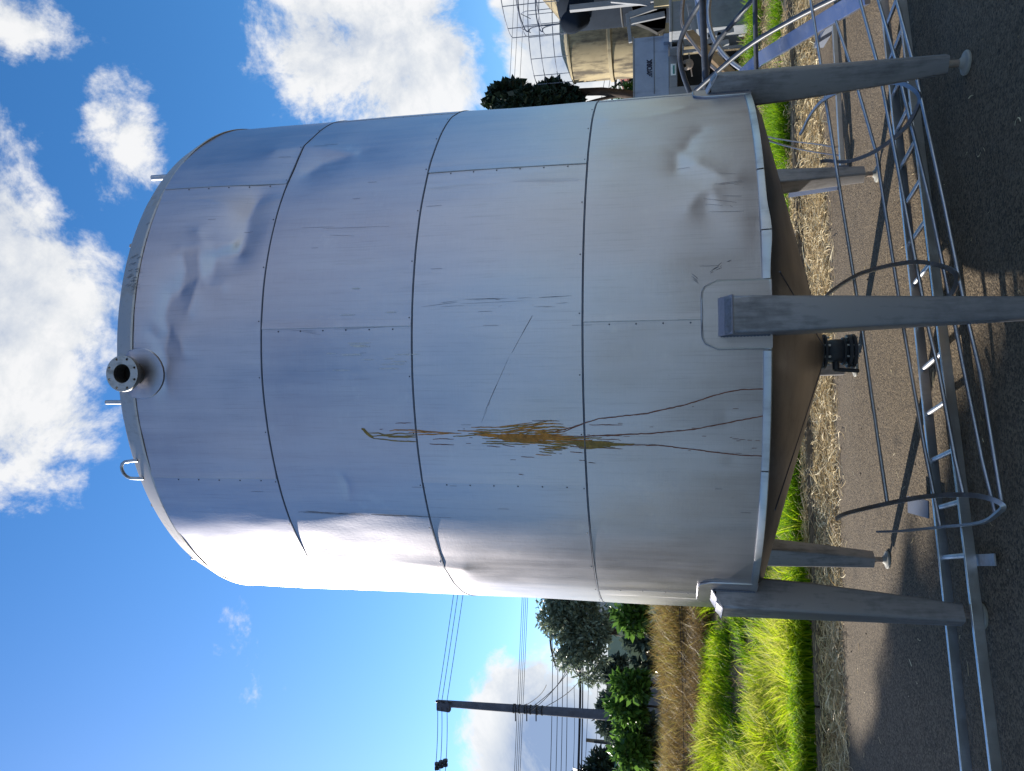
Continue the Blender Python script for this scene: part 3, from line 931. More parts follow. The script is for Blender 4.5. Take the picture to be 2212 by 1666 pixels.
def build_stains():
    mb = MB(); mo = MB(); mm = MB()
    # splash at the top, thin runs below it, and the dense patch in the middle
    olive = [[(-15.87,2.932),(-15.81,2.873),(-16.21,2.842),(-15.88,2.77),(-16.0,2.681)],[(-16.47,2.908),(-16.34,2.855),(-16.43,2.758),(-16.29,2.681)],[(-16.62,2.824),(-16.58,2.682)],[(-16.91,2.899),(-16.99,2.851),(-17.29,2.806),(-17.42,2.678)],[(-15.09,2.384),(-15.14,2.268),(-14.9,2.219),(-14.26,2.134)],[(-14.63,2.273),(-14.39,2.182)],[(-14.66,2.153),(-14.52,2.057),(-14.51,1.966)],[(-17.29,2.073),(-17.2,1.943),(-17.08,1.802),(-17.41,1.745)],[(-18.52,2.087),(-18.47,1.962)],[(-19.07,2.088),(-19.39,2.01)],[(-18.82,2.063),(-18.71,1.98)],[(-17.53,2.097),(-17.63,2.038),(-17.84,1.967),(-17.94,1.926)],[(-15.87,2.423),(-15.62,2.361),(-15.48,2.238),(-15.11,2.142)],[(-16.34,2.498),(-16.22,2.43),(-15.92,2.361)],[(-17.26,2.339),(-17.26,2.127)],[(-17.81,1.885),(-17.64,1.745)],[(-17.47,1.914),(-17.76,1.751)]]
    brown = [[(-15.42,2.815),(-15.24,2.787),(-15.29,2.679),(-15.47,2.609),(-15.55,2.566)],[(-15.7,2.718),(-15.56,2.622),(-15.71,2.522),(-15.76,2.457)],[(-16.1,2.674),(-15.98,2.585),(-15.85,2.519)],[(-15.3,2.474),(-15.32,2.391),(-15.41,2.339)],[(-14.9,2.219),(-14.42,2.117),(-13.96,2.057),(-13.84,2.018)],[(-15.69,2.178),(-15.22,2.13),(-15.09,2.046),(-15.07,1.958)],[(-15.71,2.245),(-15.0,2.165),(-15.33,2.082),(-14.85,1.999)],[(-15.68,2.118),(-15.44,2.059),(-15.41,1.964)]]
    dark = [[(-13.99,2.781),(-13.93,2.702)],[(-16.89,2.6),(-16.82,2.531),(-16.88,2.497)],[(-17.81,2.619),(-17.88,2.553),(-17.96,2.499)],[(-13.47,2.115),(-13.5,1.988)],[(-15.65,2.0),(-15.3,1.964),(-14.61,1.922),(-13.6,1.855)],[(-16.12,2.03),(-16.19,1.88),(-16.06,1.802),(-16.03,1.703)],[(-16.79,1.972),(-16.42,1.883)],[(-18.06,1.944),(-18.43,1.704)],[(-19.0,1.945),(-19.21,1.883)],[(-20.54,1.905),(-20.65,1.879)],[(-21.0,1.862),(-21.13,1.83)],[(-18.09,2.338),(-18.26,2.274)],[(-17.9,2.261),(-18.19,2.204)],[(-20.03,2.177),(-20.16,2.114)],[(-16.75,1.82),(-16.67,1.716)],[(-14.15,1.852),(-14.13,1.702)],[(-23.5,2.196),(-23.56,2.173)],[(-15.14,2.864),(-15.09,2.846)]]
    dense = [(-16.03,2.398,0.18),(-16.15,2.331,0.32),(-16.3,2.27,0.41),(-16.45,2.21,0.54),(-16.49,2.12,0.59),(-16.47,2.048,0.5),(-16.61,1.989,0.32)]
    dense2 = [(-17.49,1.966,0.23),(-17.65,1.914,0.36),(-17.56,1.855,0.36),(-17.54,1.797,0.27),(-17.64,1.751,0.14)]
    splash = [(-15.04,2.957),(-15.2,2.946),(-15.63,2.938),(-16.16,2.923),(-16.59,2.901)]
    surface_ribbon(mo, splash, [.008, .014, .015, .010, .005])
    surface_ribbon(mo, [(a - .35, z - .004) for a, z in splash[1:]], [.005, .009, .007, .004])
    def run(b, line, w):
        pts, ww = interp_line(line, w, .045)
        n = len(ww)
        surface_ribbon(b, pts, [q * (.5 + .5 * min(1, i / 3, (n - 1 - i) / 3)) for i, q in enumerate(ww)])
    for ln in olive: run(mo, ln, .0052)
    for ln in brown: run(mb, ln, .0052)
    for ln in dark: run(mm, ln, .0036)
    for ln in [q for q in olive + brown if q[0][1] < 2.45]:
        for q in (-.45, .5):
            if random.random() < .75: run(random.choice((mo, mb)), [(a + q * random.uniform(.6, 1.2), z - random.uniform(-.03, .03)) for a, z in ln], .0040)
    for patch, cnt, bb in ((dense, 105, mb), (dense2, 34, mo)):
        zs = [q[1] for q in patch]
        for k in range(cnt):
            z0 = random.triangular(zs[-1] - .02, zs[0], (zs[0] + zs[-1]) / 2 + .06); z1 = z0 - random.uniform(.05, .2)
            f = random.gauss(0, .75)
            pts = []
            for i in range(9):
                z = z0 + (z1 - z0) * i / 8
                a = float(np.interp(-z, [-q for q in zs], [q[0] for q in patch])); h = float(np.interp(-z, [-q for q in zs], [q[2] for q in patch]))
                pts.append((a + f * h + random.uniform(-.05, .05), z))
            surface_ribbon(bb if random.random() < .85 else mo, pts, [random.uniform(.003, .0072) * (.4 + .6 * math.sin(math.pi * (.1 + .8 * i / 8))) for i in range(9)])
    for k in range(40):      # fine dark specks round the runs
        z0 = random.uniform(1.1, 2.5)
        surface_ribbon(mm, *wander(-16.5 + random.gauss(0, 2.2), z0, z0 - random.uniform(.008, .03), .0016, .02))
    for ln, w in (([(-13.89, 1.88), (-13.07, 1.81), (-12.1, 1.59), (-10.7, 1.43), (-8.8, 1.27), (-8.22, 1.19), (-8.09, 1.075)], .0050),
                  ([(-16.19, 1.88), (-15.62, 1.59), (-14.85, 1.39), (-13.57, 1.23), (-12.39, 1.075)], .0050),
                  ([(-17.61, 1.86), (-17.74, 1.53), (-18.65, 1.33), (-19.25, 1.19), (-19.36, 1.075)], .0046),
                  ([(-15.5, 2.02), (-14.6, 1.93), (-13.9, 1.88)], .004)):
        surface_ribbon(mm, *interp_line(ln, w))
    for b, nm, mat in ((mb, 'brown_stain', 'stain_ochre'), (mo, 'olive_stain', 'stain_olive'), (mm, 'dark_stain', 'stain_maroon')):
        o = b.build(nm, mat, TANK, 60); o['kind'] = 'stuff'
    sc = MB(); sp = MB()
    def many(line, n, spread, w, b=sc, L=None):
        for k in range(n):
            i = random.randrange(len(line) - 1)
            u0, u1 = sorted((random.random(), random.random()))
            (a0, z0), (a1, z1) = line[i], line[i + 1]
            s = random.gauss(0, spread)
            q0 = (a0 + (a1 - a0) * u0 + s, z0 + (z1 - z0) * u0); q1 = (a0 + (a1 - a0) * u1 + s + random.gauss(0, spread * .3), z0 + (z1 - z0) * u1)
            nn = max(3, int(math.hypot((q1[0] - q0[0]) * KA, q1[1] - q0[1]) / .02))
            pts = [(q0[0] + (q1[0] - q0[0]) * j / nn, q0[1] + (q1[1] - q0[1]) * j / nn) for j in range(nn + 1)]
            surface_ribbon(b, pts, [w * .6 * random.uniform(.5, 1.1) * (1 - abs(2 * j / nn - 1) ** 3 * .8) for j in range(nn + 1)])
    many([(6.79, 2.65), (7.55, 2.43), (7.55, 2.21), (7.75, 1.89)], 12, .14, .0020)
    many([(6.0, 2.62), (6.4, 2.1), (6.6, 1.9)], 6, .3, .0016)
    many([(5.43, 2.09), (-2.33, 2.21), (-13.96, 2.36)], 9, .12, .0018)
    many([(10.83, 1.32), (12.32, 1.26), (13.93, 1.16)], 9, .35, .0035)
    many([(9.2, 1.36), (10.6, 1.40)], 6, .3, .003)
    many([(-33.13, 3.4), (-33.42, 3.0), (-33.74, 2.56)], 18, .12, .0025)
    many([(24, 1.34), (23, 1.16)], 5, 1.0, .002)
    many([(27, 1.30), (27, 1.12)], 4, 1.4, .002)
    many([(3.2, 3.30), (2.8, 3.1), (2.6, 2.75)], 6, .4, .0016)
    many([(20, 3.3), (20, 2.8)], 4, 3.0, .0014)
    for k in range(24):      # light vertical nicks all over
        a = random.uniform(-33, 48); z0 = random.uniform(1.15, 3.9)
        surface_ribbon(sc, *wander(a, z0, z0 - random.uniform(.03, .09), .0011, .02))
    for k in range(16):      # pale dried drips
        a = random.choice((random.uniform(-6, 2), random.uniform(-4, 14))); z0 = random.uniform(2.7, 3.2)
        surface_ribbon(sp, *wander(a, z0, z0 - random.uniform(.03, .12), random.uniform(.003, .007), .03))
    o = sc.build('scratches', 'scuff_grey', TANK, 60); o['kind'] = 'stuff'
    o = sp.build('dried_drips', 'scuff_pale', TANK, 60); o['kind'] = 'stuff'
build_stains()
# rust scrapes on the roof trim
def trim_scrapes():
    mb = MB()
    for k in range(26):
        a = random.gauss(16, 4); z = random.uniform(4.19, 4.28)
        rr = R + .008 - (z - 4.181) * .43 + .0006
        w = random.uniform(.3, 1.1)
        q = lambda aa, zz: TC + Vector(((R + .0075 - (zz - 4.181) * .43) * math.sin(R_(aa)), -(R + .0075 - (zz - 4.181) * .43) * math.cos(R_(aa)), zz))
        mb.add([q(a, z), q(a + .12, z), q(a + .12 + w * .2, z - .03), q(a + w * .2, z - .03)], [(0, 1, 2, 3)])
    o = mb.build('rust_scrapes', 'rusty_steel', TANK); o['kind'] = 'stuff'
trim_scrapes()

# ------------------------------------------------------------------ grass, straw and brush on the verge
def along(t, nd):
    return t * KT[0] + (nd + KERB) * KN[0], t * KT[1] + (nd + KERB) * KN[1]

def blade_field(name, x, y, h, w, lean, tone, mat, droop=1.0, label=None, zoff=-.02, rows=4, tip=.12, head=None):
    N = len(x)
    z = terrain(x, y) + zoff
    an = RNG.uniform(0, 2 * np.pi, N) if head is None else head
    tt = np.linspace(0, 1, rows)
    L = np.stack([np.cos(an), np.sin(an)], -1)
    P = np.zeros((N, rows, 3))
    bend = lean[:, None] * h[:, None] * tt[None] ** 1.8
    P[:, :, 0] = x[:, None] + L[:, :1] * bend
    P[:, :, 1] = y[:, None] + L[:, 1:] * bend
    P[:, :, 2] = z[:, None] + h[:, None] * (tt[None] - droop * .35 * lean[:, None] * tt[None] ** 3)
    wd = RNG.uniform(0, 2 * np.pi, N)
    Wd = np.stack([np.cos(wd), np.sin(wd), np.zeros(N)], -1)
    widths = w[:, None] * (1 - (1 - tip) * tt[None] ** 1.5)
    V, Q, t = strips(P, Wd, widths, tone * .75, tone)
    o = np_mesh(name, V, Q, mat, t)
    return tag(o, label, None, None, 'stuff')

def build_green():
    # tall lush grass filling the bank left of the tank
    N = 95000
    t = RNG.uniform(-9.5, 2.0, N); nd = RNG.uniform(.12, 5.6, N)
    x, y = along(t, nd)
    cl = vnoise(x * 1.6, y * 1.6, 21); cl2 = vnoise(x * 4.5, y * 4.5, 22)
    left = sstep(-.9, -2.6, x)
    keep = RNG.random(N) < left * sstep(.34, .60, cl * .6 + cl2 * .5) * sstep(5.6, 4.6, nd + (cl - .5) * 1.2) * (1 - .8 * sstep(.5, .0, nd) * (cl2 < .45))
    x, y, cl, cl2, nd = x[keep], y[keep], cl[keep], cl2[keep], nd[keep]
    n = len(x)
    h = RNG.uniform(.15, .36, n) * (.35 + 1.2 * cl)
    tone = np.clip(.50 + (cl - .5) * 1.1 + RNG.normal(0, .17, n), 0, 1)
    tone = np.where(RNG.random(n) < .10, 1.0, tone)
    hd = 2 * np.pi * vnoise(x * 1.1, y * 1.1, 23) * 2 + RNG.normal(0, .9, n)
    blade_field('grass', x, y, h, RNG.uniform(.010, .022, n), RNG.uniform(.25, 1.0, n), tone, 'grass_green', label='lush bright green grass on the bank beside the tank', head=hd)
    # grass hanging over the kerb towards the yard
    N = 11000
    t = RNG.uniform(-9, 0, N); nd = RNG.uniform(.0, .34, N)
    x, y = along(t, nd)
    cl = vnoise(t * 1.4 + 60, t * 0 + 4, 26)
    k = RNG.random(N) < np.maximum(sstep(-1.6, -2.6, x) * sstep(.12, .4, cl + .1), sstep(.75, .3, np.abs(x + 1.35)) * .8)
    x, y, nd, cl = x[k], y[k], nd[k], cl[k]; n = len(x)
    hd = math.atan2(-KN[1], -KN[0]) + RNG.normal(0, .75, n)
    blade_field('overhanging_grass', x, y, RNG.uniform(.22, .42, n) * (.7 + .5 * cl), RNG.uniform(.010, .020, n), RNG.uniform(.5, 1.15, n), np.clip(RNG.normal(.5, .2, n), 0, 1), 'grass_green', label='long green grass hanging over the kerb', head=hd, zoff=.012, droop=1.5)
    # patchy grass and tufts behind the kerb, under and right of the tank
    xs, ys, hs, ts = [], [], [], []
    tufts = [(2.9, 9.0, .42, 1300, .34), (3.25, 9.15, .3, 500, .28), (4.5, 11.3, .45, 900, .36), (5.2, 11.2, .5, 700, .32), (3.7, 8.9, .28, 500, .22), (1.45, 8.42, .16, 260, .24), (-1.05, 8.40, .50, 2400, .34), (-1.65, 8.5, .55, 2400, .32), (-.4, 8.75, .45, 1000, .24), (-1.3, 9.2, .7, 1500, .3), (2.3, 8.85, .5, 1100, .26), (.2, 8.5, .25, 400, .18), (3.1, 9.9, .6, 1200, .3),
             (-2.35, 9.2, .35, 500, .22), (4.3, 9.4, .35, 600, .26), (5.4, 9.5, .4, 600, .28), (3.9, 12.4, .6, 900, .34), (6.5, 12.6, .8, 1200, .36), (2.2, 9.7, .5, 500, .2), (.6, 9.0, .5, 350, .14), (1.9, 9.0, .35, 350, .15), (5.9, 10.6, .5, 700, .3)]
    for cx_, cy_, r, k, hh in tufts:
        a = RNG.uniform(0, 2 * np.pi, k); q = r * np.sqrt(RNG.random(k)) * RNG.uniform(.6, 1, k)
        xs.append(cx_ + q * np.cos(a) * 1.25); ys.append(cy_ + q * np.sin(a) * .8)
        hs.append(RNG.uniform(.45, 1.05, k) * hh); ts.append(np.clip(RNG.normal(.36, .16, k), 0, 1))
    N = 16000
    t = RNG.uniform(-3.5, 9, N); nd = RNG.uniform(.2, 7, N)
    px, py = along(t, nd)
    cl = vnoise(px * 1.3, py * 1.3, 31)
    k = RNG.random(N) < sstep(.42, .7, cl)
    xs.append(px[k]); ys.append(py[k]); hs.append(RNG.uniform(.05, .14, k.sum())); ts.append(np.clip(RNG.normal(.7, .25, k.sum()), 0, 1))
    x, y, h, tone = map(np.concatenate, (xs, ys, hs, ts))
    k = (KN[0] * x + KN[1] * y - KERB) > .16
    x, y, h, tone = x[k], y[k], h[k], tone[k]
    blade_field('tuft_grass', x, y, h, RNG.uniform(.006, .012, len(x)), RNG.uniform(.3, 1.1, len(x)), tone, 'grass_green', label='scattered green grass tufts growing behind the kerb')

def straw_mesh(name, x, y, z0, z1, ln, tone, w, label, mat='straw', flat=.25):
    N = len(x)
    rows = 5
    a = RNG.uniform(0, 2 * np.pi, N); cv = RNG.normal(0, 1.3, N)
    el = RNG.normal(0, flat, N)
    P = np.zeros((N, rows, 3))
    px, py, pz = x.copy(), y.copy(), z0 + RNG.random(N) * (z1 - z0)
    lo = z0
    for i in range(rows):
        P[:, i] = np.stack([px, py, np.maximum(pz, lo + .002)], -1)
        st = ln / (rows - 1)
        px = px + np.cos(a) * st; py = py + np.sin(a) * st; pz = pz + np.sin(el) * st
        a = a + cv * .35; el = el - .18
    wd = np.stack([-np.sin(a), np.cos(a), RNG.normal(0, .5, N)], -1); wd /= np.linalg.norm(wd, axis=1)[:, None]
    V, Q, t = strips(P, wd, np.repeat(w[:, None], rows, 1) * np.array([1, 1, 1, .9, .5])[None], tone)
    return tag(np_mesh(name, V, Q, mat, t), label, None, None, 'stuff')

def build_dry():
    # straw swept against the kerb on the yard side
    N = 30000
    t = RNG.uniform(-6.2, 6.5, N)
    wdt = .62 + .22 * (vnoise(t * .8 + 50, t * 0, 41) - .5) * 2 + .38 * sstep(-1.5, -4, t) * 1.0
    u = RNG.random(N) ** .8
    nd = -u * wdt * np.where(RNG.random(N) < .06, 1.35, 1)
    x, y = along(t, nd)
    heap = .13 * np.sin(np.pi * np.clip(u * .8 + .2, 0, 1)) * (.4 + vnoise(x * 3, y * 3, 42)) * (1 - u)
    straw_mesh('straw', x, y, np.zeros(N) + .001, heap + .025, RNG.uniform(.08, .26, N), np.clip(RNG.normal(.55, .32, N), 0, 1), RNG.uniform(.004, .010, N), 'dry yellow straw heaped along the kerb')
    # dead grass between kerb and bank, thicker on the right
    N = 42000
    t = RNG.uniform(-5, 9, N); nd = RNG.uniform(.0, 7.5, N)
    x, y = along(t, nd)
    k = RNG.random(N) < (.25 + .75 * sstep(-2.5, .2, x)) * sstep(.30, .6, vnoise(x * 1.7, y * 1.7, 44) + .18)
    x, y, nd = x[k], y[k], nd[k]
    z = np.where(nd < .17, .14, terrain(x, y))
    n = len(x)
    straw_mesh('dead_grass', x, y, z, z + .06, RNG.uniform(.05, .18, n), np.clip(RNG.normal(.45, .25, n), 0, 1), RNG.uniform(.003, .008, n), 'flattened dead grass covering the verge', flat=.6)
    # straw lying over the kerb itself
    N = 9000
    t = RNG.uniform(-6, 7, N); nd = RNG.uniform(-.03, .26, N)
    x, y = along(t, nd)
    k = RNG.random(N) < sstep(.30, .62, vnoise(t * 1.3 + 30, t * 0 + 2, 47) + .12) * (1 - .75 * sstep(-1.8, -2.6, x))
    x, y = x[k], y[k]; n = len(x)
    straw_mesh('kerb_straw', x, y, np.full(n, .143), np.full(n, .165), RNG.uniform(.06, .2, n), np.clip(RNG.normal(.5, .3, n), 0, 1), RNG.uniform(.004, .009, n), 'dead straw trailing over the top of the kerb', flat=.4)
    # loose bits blown over the asphalt
    N = 260
    x = RNG.uniform(-3.2, 2.6, N); y = RNG.uniform(1.9, 7.2, N)
    straw_mesh('straw_litter', x, y, np.zeros(N) + .004, np.zeros(N) + .006, RNG.uniform(.02, .085, N), np.clip(RNG.normal(.6, .25, N), 0, 1), RNG.uniform(.002, .005, N), 'loose straw bits lying on the asphalt', flat=.05)
    # brown brush crest behind the green bank
    N = 60000
    t = RNG.uniform(-13, 1.5, N); nd = RNG.uniform(4.4, 9.0, N)
    x, y = along(t, nd)
    cl = vnoise(x * .9, y * .9, 51)
    k = RNG.random(N) < sstep(4.3, 5.4, nd + (cl - .5) * 1.6) * (.4 + .6 * cl) * sstep(.8, -1.5, x)
    x, y, nd, cl = x[k], y[k], nd[k], cl[k]
    n = len(x)
    h = RNG.uniform(.18, .5, n) * (.55 + .8 * cl)
    tone = np.clip(RNG.normal(.42, .2, n) + .22 * sstep(7, 8.6, nd), 0, 1)
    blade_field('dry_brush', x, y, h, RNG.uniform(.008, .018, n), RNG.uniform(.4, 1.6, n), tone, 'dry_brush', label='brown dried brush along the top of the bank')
def build_fringe():
    N = 30000
    t = RNG.uniform(-14, 1.0, N); nd = RNG.uniform(6.6, 9.6, N)
    x, y = along(t, nd)
    cl = vnoise(x * .8, y * .8, 71); ridge = vnoise(x * .45, y * .15, 72)
    k = RNG.random(N) < sstep(.25, .55, cl + .15) * sstep(.6, -1.5, x)
    x, y, nd, cl, ridge = x[k], y[k], nd[k], cl[k], ridge[k]
    n = len(x)
    h = RNG.uniform(.34, .70, n) * (.6 + .75 * ridge)
    tone = np.clip(RNG.normal(.72, .16, n) + .25 * (cl - .5), 0, 1)
    blade_field('fringe_grass', x, y, h, RNG.uniform(.010, .020, n), RNG.uniform(.25, 1.2, n), tone, 'dry_brush', label='golden green tall grass fringe along the crest of the bank')
def build_grit():
    N = 1500
    x = RNG.uniform(-3.4, 3.0, N); y = RNG.uniform(1.8, 7.0, N)
    r = RNG.uniform(.002, .0055, N) * np.where(RNG.random(N) < .06, 2.2, 1)
    base = np.array([(1, 0, .2), (-.3, .95, .15), (-.5, -.8, .2), (.1, .1, 1.0), (.1, .05, -.2)])
    j = 1 + RNG.uniform(-.35, .35, (N, 5, 3))
    V = base[None] * j * r[:, None, None]
    an = RNG.uniform(0, 6.28, N); c, s_n = np.cos(an)[:, None], np.sin(an)[:, None]
    V = np.stack([V[:, :, 0] * c - V[:, :, 1] * s_n + x[:, None], V[:, :, 0] * s_n + V[:, :, 1] * c + y[:, None], V[:, :, 2] * .8 + r[:, None] * .12], -1).reshape(-1, 3)
    f = np.array([(0, 1, 3), (1, 2, 3), (2, 0, 3), (1, 0, 4), (2, 1, 4), (0, 2, 4)])
    Fq = (np.arange(N)[:, None, None] * 5 + f[None]).reshape(-1, 3)
    tag(np_mesh('grit', V, Fq, 'concrete'), 'small loose stones scattered over the asphalt', None, None, 'stuff')
build_grit()
build_green()
build_dry()
build_fringe()

# ------------------------------------------------------------------ the ladder lying in front of the tank
def build_ladder():
    fa, fb = Vector((-2.75, 3.87, 0)), Vector((3.3, 5.68, 0))
    na, nb = Vector((-2.55, 3.52, 0)), Vector((3.1, 5.30, 0))
    L = empty('steel_ladder', (-.9, 4.3, 0), 'long stainless ladder lying flat on the asphalt in front of the tank', 'ladder')
    up = Vector((0, 0, 1))
    for a, b in ((fa, fb), (na, nb)):
        d = (b - a).normalized()
        side = Vector((-d.y, d.x, 0))
        mb = MB()
        # folded channel: web plus two lips
        mb.beam(a + up * .066, b + up * .066, .022, .050)
        o = mb.build('rail', 'rail_steel', L, None, bevel=.0025)
    d = (fb - fa).normalized()
    for i in range(14):
        x = -.93 + .252 * i
        p = fa + d * ((x - fa.x) / d.x) + up * .068
        dn = (nb - na).normalized()
        q = na + dn * ((p.x + .09 - na.x) / dn.x) + up * .068
        mb = MB(); mb.tube([p, q], .0135, 10)
        mb.build('rung', 'tube_steel', L, 40)
    mb = MB(); mb.beam((-.87, 4.09, .03), (-.815, 3.86, .03), .055, .007)
    mb.build('bracket_tab', 'tube_steel', L)
    mb = MB(); mb.beam((-.715, 4.66, .06), (-.735, 4.98, .075), .10, .006)
    mb.build('bracket_plate', 'dull_steel', L)

    C = empty('safety_cage', (.4, 4.2, 0), 'ladder safety cage of flat hoops and thin bars lying over the ladder', 'cage')
    h1 = [((1806, 1121), 4.68), ((1830, 1109), 4.6), ((1917, 1088), 4.33), ((2000, 1073), 4.05), ((2082, 1069), 3.83), ((2130, 1075), 3.71), ((2160, 1086), 3.66), ((2167, 1095), 3.66), ((2158, 1106), 3.70), ((2120, 1129), 3.87), ((2032, 1139), 4.25), ((1950, 1147), 4.58), ((1896, 1149), 4.80)]
    h2 = [((1770, 662), 5.15), ((1791, 634), 5.0), ((1847, 597), 4.75), ((1890, 582), 4.57), ((1932, 572), 4.4), ((1982, 566), 4.22), ((2031, 574), 4.06), ((2062, 589), 3.97), ((2067, 608), 3.96), ((2056, 634), 4.02), ((2020, 668), 4.2), ((1950, 700), 4.55), ((1890, 705), 4.85)]
    h3 = [((1727, 290), 5.75), ((1733, 284), 5.72), ((1750, 250), 5.55), ((1778, 217), 5.32), ((1830, 192), 5.0), ((1900, 181), 4.72), ((1945, 180), 4.55), ((1975, 194), 4.45), ((1987, 212), 4.42), ((1982, 232), 4.44), ((1962, 268), 4.55), ((1927, 302), 4.72), ((1881, 332), 4.95), ((1830, 349), 5.2), ((1785, 347), 5.38), ((1773, 350), 5.42)]
    for h in (h1, h2, h3):
        pts = [at(*q, Y) for q, Y in h]
        fine = []
        for i in range(len(pts) - 1):
            p0, p1, p2, p3 = pts[max(i - 1, 0)], pts[i], pts[i + 1], pts[min(i + 2, len(pts) - 1)]
            for k in range(4):
                u = k / 4
                fine.append(.5 * ((2 * p1) + (p2 - p0) * u + (2 * p0 - 5 * p1 + 4 * p2 - p3) * u * u + (3 * p1 - p0 - 3 * p2 + p3) * u ** 3))
        fine.append(pts[-1])
        mb = MB(); mb.tube(fine, .011, flat=(.012, .022, (.95, .3, 0)))
        mb.build('hoop', 'tube_steel', C, 50)
    bars = [(((2165, 1088), 3.67), ((2118, 806), 3.80), ((2091, 694), 3.88), ((2041, 447), 4.12), ((1975, 143), 4.52), ((1920, -60), 4.95)),
            (((2150, 1106), 3.75), ((2122, 994), 3.82), ((2083, 802), 3.95), ((2062, 696), 4.03), ((2011, 447), 4.32), ((1935, 130), 4.75), ((1880, -60), 5.2)),
            (((2082, 1072), 3.84), ((2064, 994), 3.9), ((2029, 806), 4.05), ((2005, 706), 4.13), ((1954, 438), 4.43), ((1900, 153), 4.85), ((1862, 16), 5.15), ((1845, -50), 5.3)),
            (((2032, 1140), 4.26), ((1998, 973), 4.38), ((1968, 804), 4.5), ((1951, 703), 4.6), ((1893, 330), 5.0), ((1842, 153), 5.35), ((1806, 46), 5.6)),
            (((1917, 1089), 4.34), ((1901, 982), 4.42), ((1882, 850), 4.55), ((1865, 729), 4.66), ((1812, 395), 5.05), ((1786, 228), 5.3), ((1773, 137), 5.5), ((1748, -20), 5.8))]
    for b in bars:
        pts = [at(*q, Y) for q, Y in b]
        mb = MB(); mb.tube(pts, .0105, 8)
        mb.build('cage_bar', 'tube_steel', C, 60)
build_ladder()

def smooth_path(pts, n=5):
    out = []
    for i in range(len(pts) - 1):
        p0, p1, p2, p3 = pts[max(i - 1, 0)], pts[i], pts[i + 1], pts[min(i + 2, len(pts) - 1)]
        for k in range(n):
            u = k / n
            out.append(.5 * ((2 * p1) + (p2 - p0) * u + (2 * p0 - 5 * p1 + 4 * p2 - p3) * u * u + (3 * p1 - p0 - 3 * p2 + p3) * u ** 3))
    return out + [pts[-1]]

def build_frames():
    # second ladder section on the asphalt behind the right legs
    T = empty('ladder_section', (2.2, 6.8, 0), 'short grey channel with two thin curved hoops lying behind the right tank leg', 'ladder part')
    a, b = Vector((3.15, 7.0, .06)), Vector((1.80, 6.72, .06))
    mb = MB(); mb.beam(a, b, .035, .04); mb.build('channel', 'rail_steel', T, None, bevel=.004)
    mb = MB(); mb.beam(a + Vector((0, .5, .03)), a, .05, .08); mb.build('cross_bar', 'dull_steel', T)
    mb = MB(); mb.box(b + Vector((-.03, .02, 0)), (.07, .10, .09)); mb.build('end_cap', 'dull_steel', T, bevel=.01)
    mb = MB(); mb.prism([b + Vector((.02, .06, .0)), b + Vector((-.16, .14, .0)), b + Vector((-.06, .75, .30)), b + Vector((.02, .70, .30))], (0, 0, .012)); mb.build('gusset_plate', 'dull_steel', T)
    for off in ((0, 0), (14, 18)):
        px = [((1628 + off[0] * .3, 284 + off[1] * .3), 8.0), ((1665, 297 + off[1] * .45), 7.75), ((1720, 306 + off[1] * .8), 7.4), ((1770, 312 + off[1]), 7.05), ((1803 + off[0], 318 + off[1]), 6.87)]
        mb = MB(); mb.tube(smooth_path([at(*q, Y) for q, Y in px]), .01, flat=(.006, .05, (0, -.3, 1)))
        mb.build('hoop', 'tube_steel', T, 50)
    # stair flight tipped over right of the tank, with its handrails
    G = empty('fallen_stair', (2.8, 6.2, 0), 'blue grey steel stair stringer with looping handrail tubes leaning right of the tank', 'stair')
    mb = MB(); qa, qb, qc = at(1590, 178, 7.6), at(1643, 127, 7.25), at(1872, -10, 5.75); nv = Vector((-.3, -.6, .75)); mb.beam(qa, qb, .04, .12, nv.cross(qb - qa)); mb.beam(qb, qc, .045, .12, nv.cross(qc - qb))
    mb.build('stringer', 'stair_steel', G, None, bevel=.004)
    tubes = [([((1503, 196), 7.4), ((1608, 106), 6.85), ((1713, 42), 6.4), ((1820, -12), 6.0)], .021, 'handrail'),
             ([((1631, -10), 6.7), ((1632, 70), 6.85), ((1634, 154), 7.05)], .020, 'post'),
             ([((1517, -10), 7.0), ((1521, 100), 7.2), ((1526, 192), 7.4)], .030, 'post'),
             ([((1490, 200), 7.6), ((1477, 165), 7.55), ((1469, 130), 7.5), ((1469, 95), 7.4), ((1480, 62), 7.3), ((1503, 22), 7.15), ((1525, -10), 7.0)], .024, 'loop_rail'),
             ([((1526, 172), 7.5), ((1528, 150), 7.45), ((1535, 120), 7.4), ((1555, 85), 7.25), ((1592, 40), 7.05), ((1632, -8), 6.8)], .023, 'loop_rail'),
             ([((1534, -10), 8.2), ((1530, 22), 8.2), ((1533, 55), 8.2), ((1545, 90), 8.2), ((1570, 124), 8.15), ((1600, 148), 8.1), ((1648, 176), 8.0)], .024, 'loop_rail'),
             ([((1477, -10), 8.4), ((1473, 40), 8.4), ((1482, 70), 8.4), ((1503, 100), 8.35), ((1535, 140), 8.3), ((1580, 178), 8.2)], .020, 'loop_rail')]
    for pl, r, nm in tubes:
        mb = MB(); mb.tube(smooth_path([at(*q, Y) for q, Y in pl]), r, 10)
        mb.build(nm, 'rusty_steel' if r == .020 and len(pl) > 4 else ('tube_steel' if pl[0][1] > 8 else 'tube_painted'), G, 60)
    mb = MB(); mb.lathe([(.024, 0), (.024, .03), (.001, .035)], 12, at(1634, 153, 7.05), (-1, 0, 0)); mb.build('post_cap', 'rubber_black', G, 50)
build_frames()

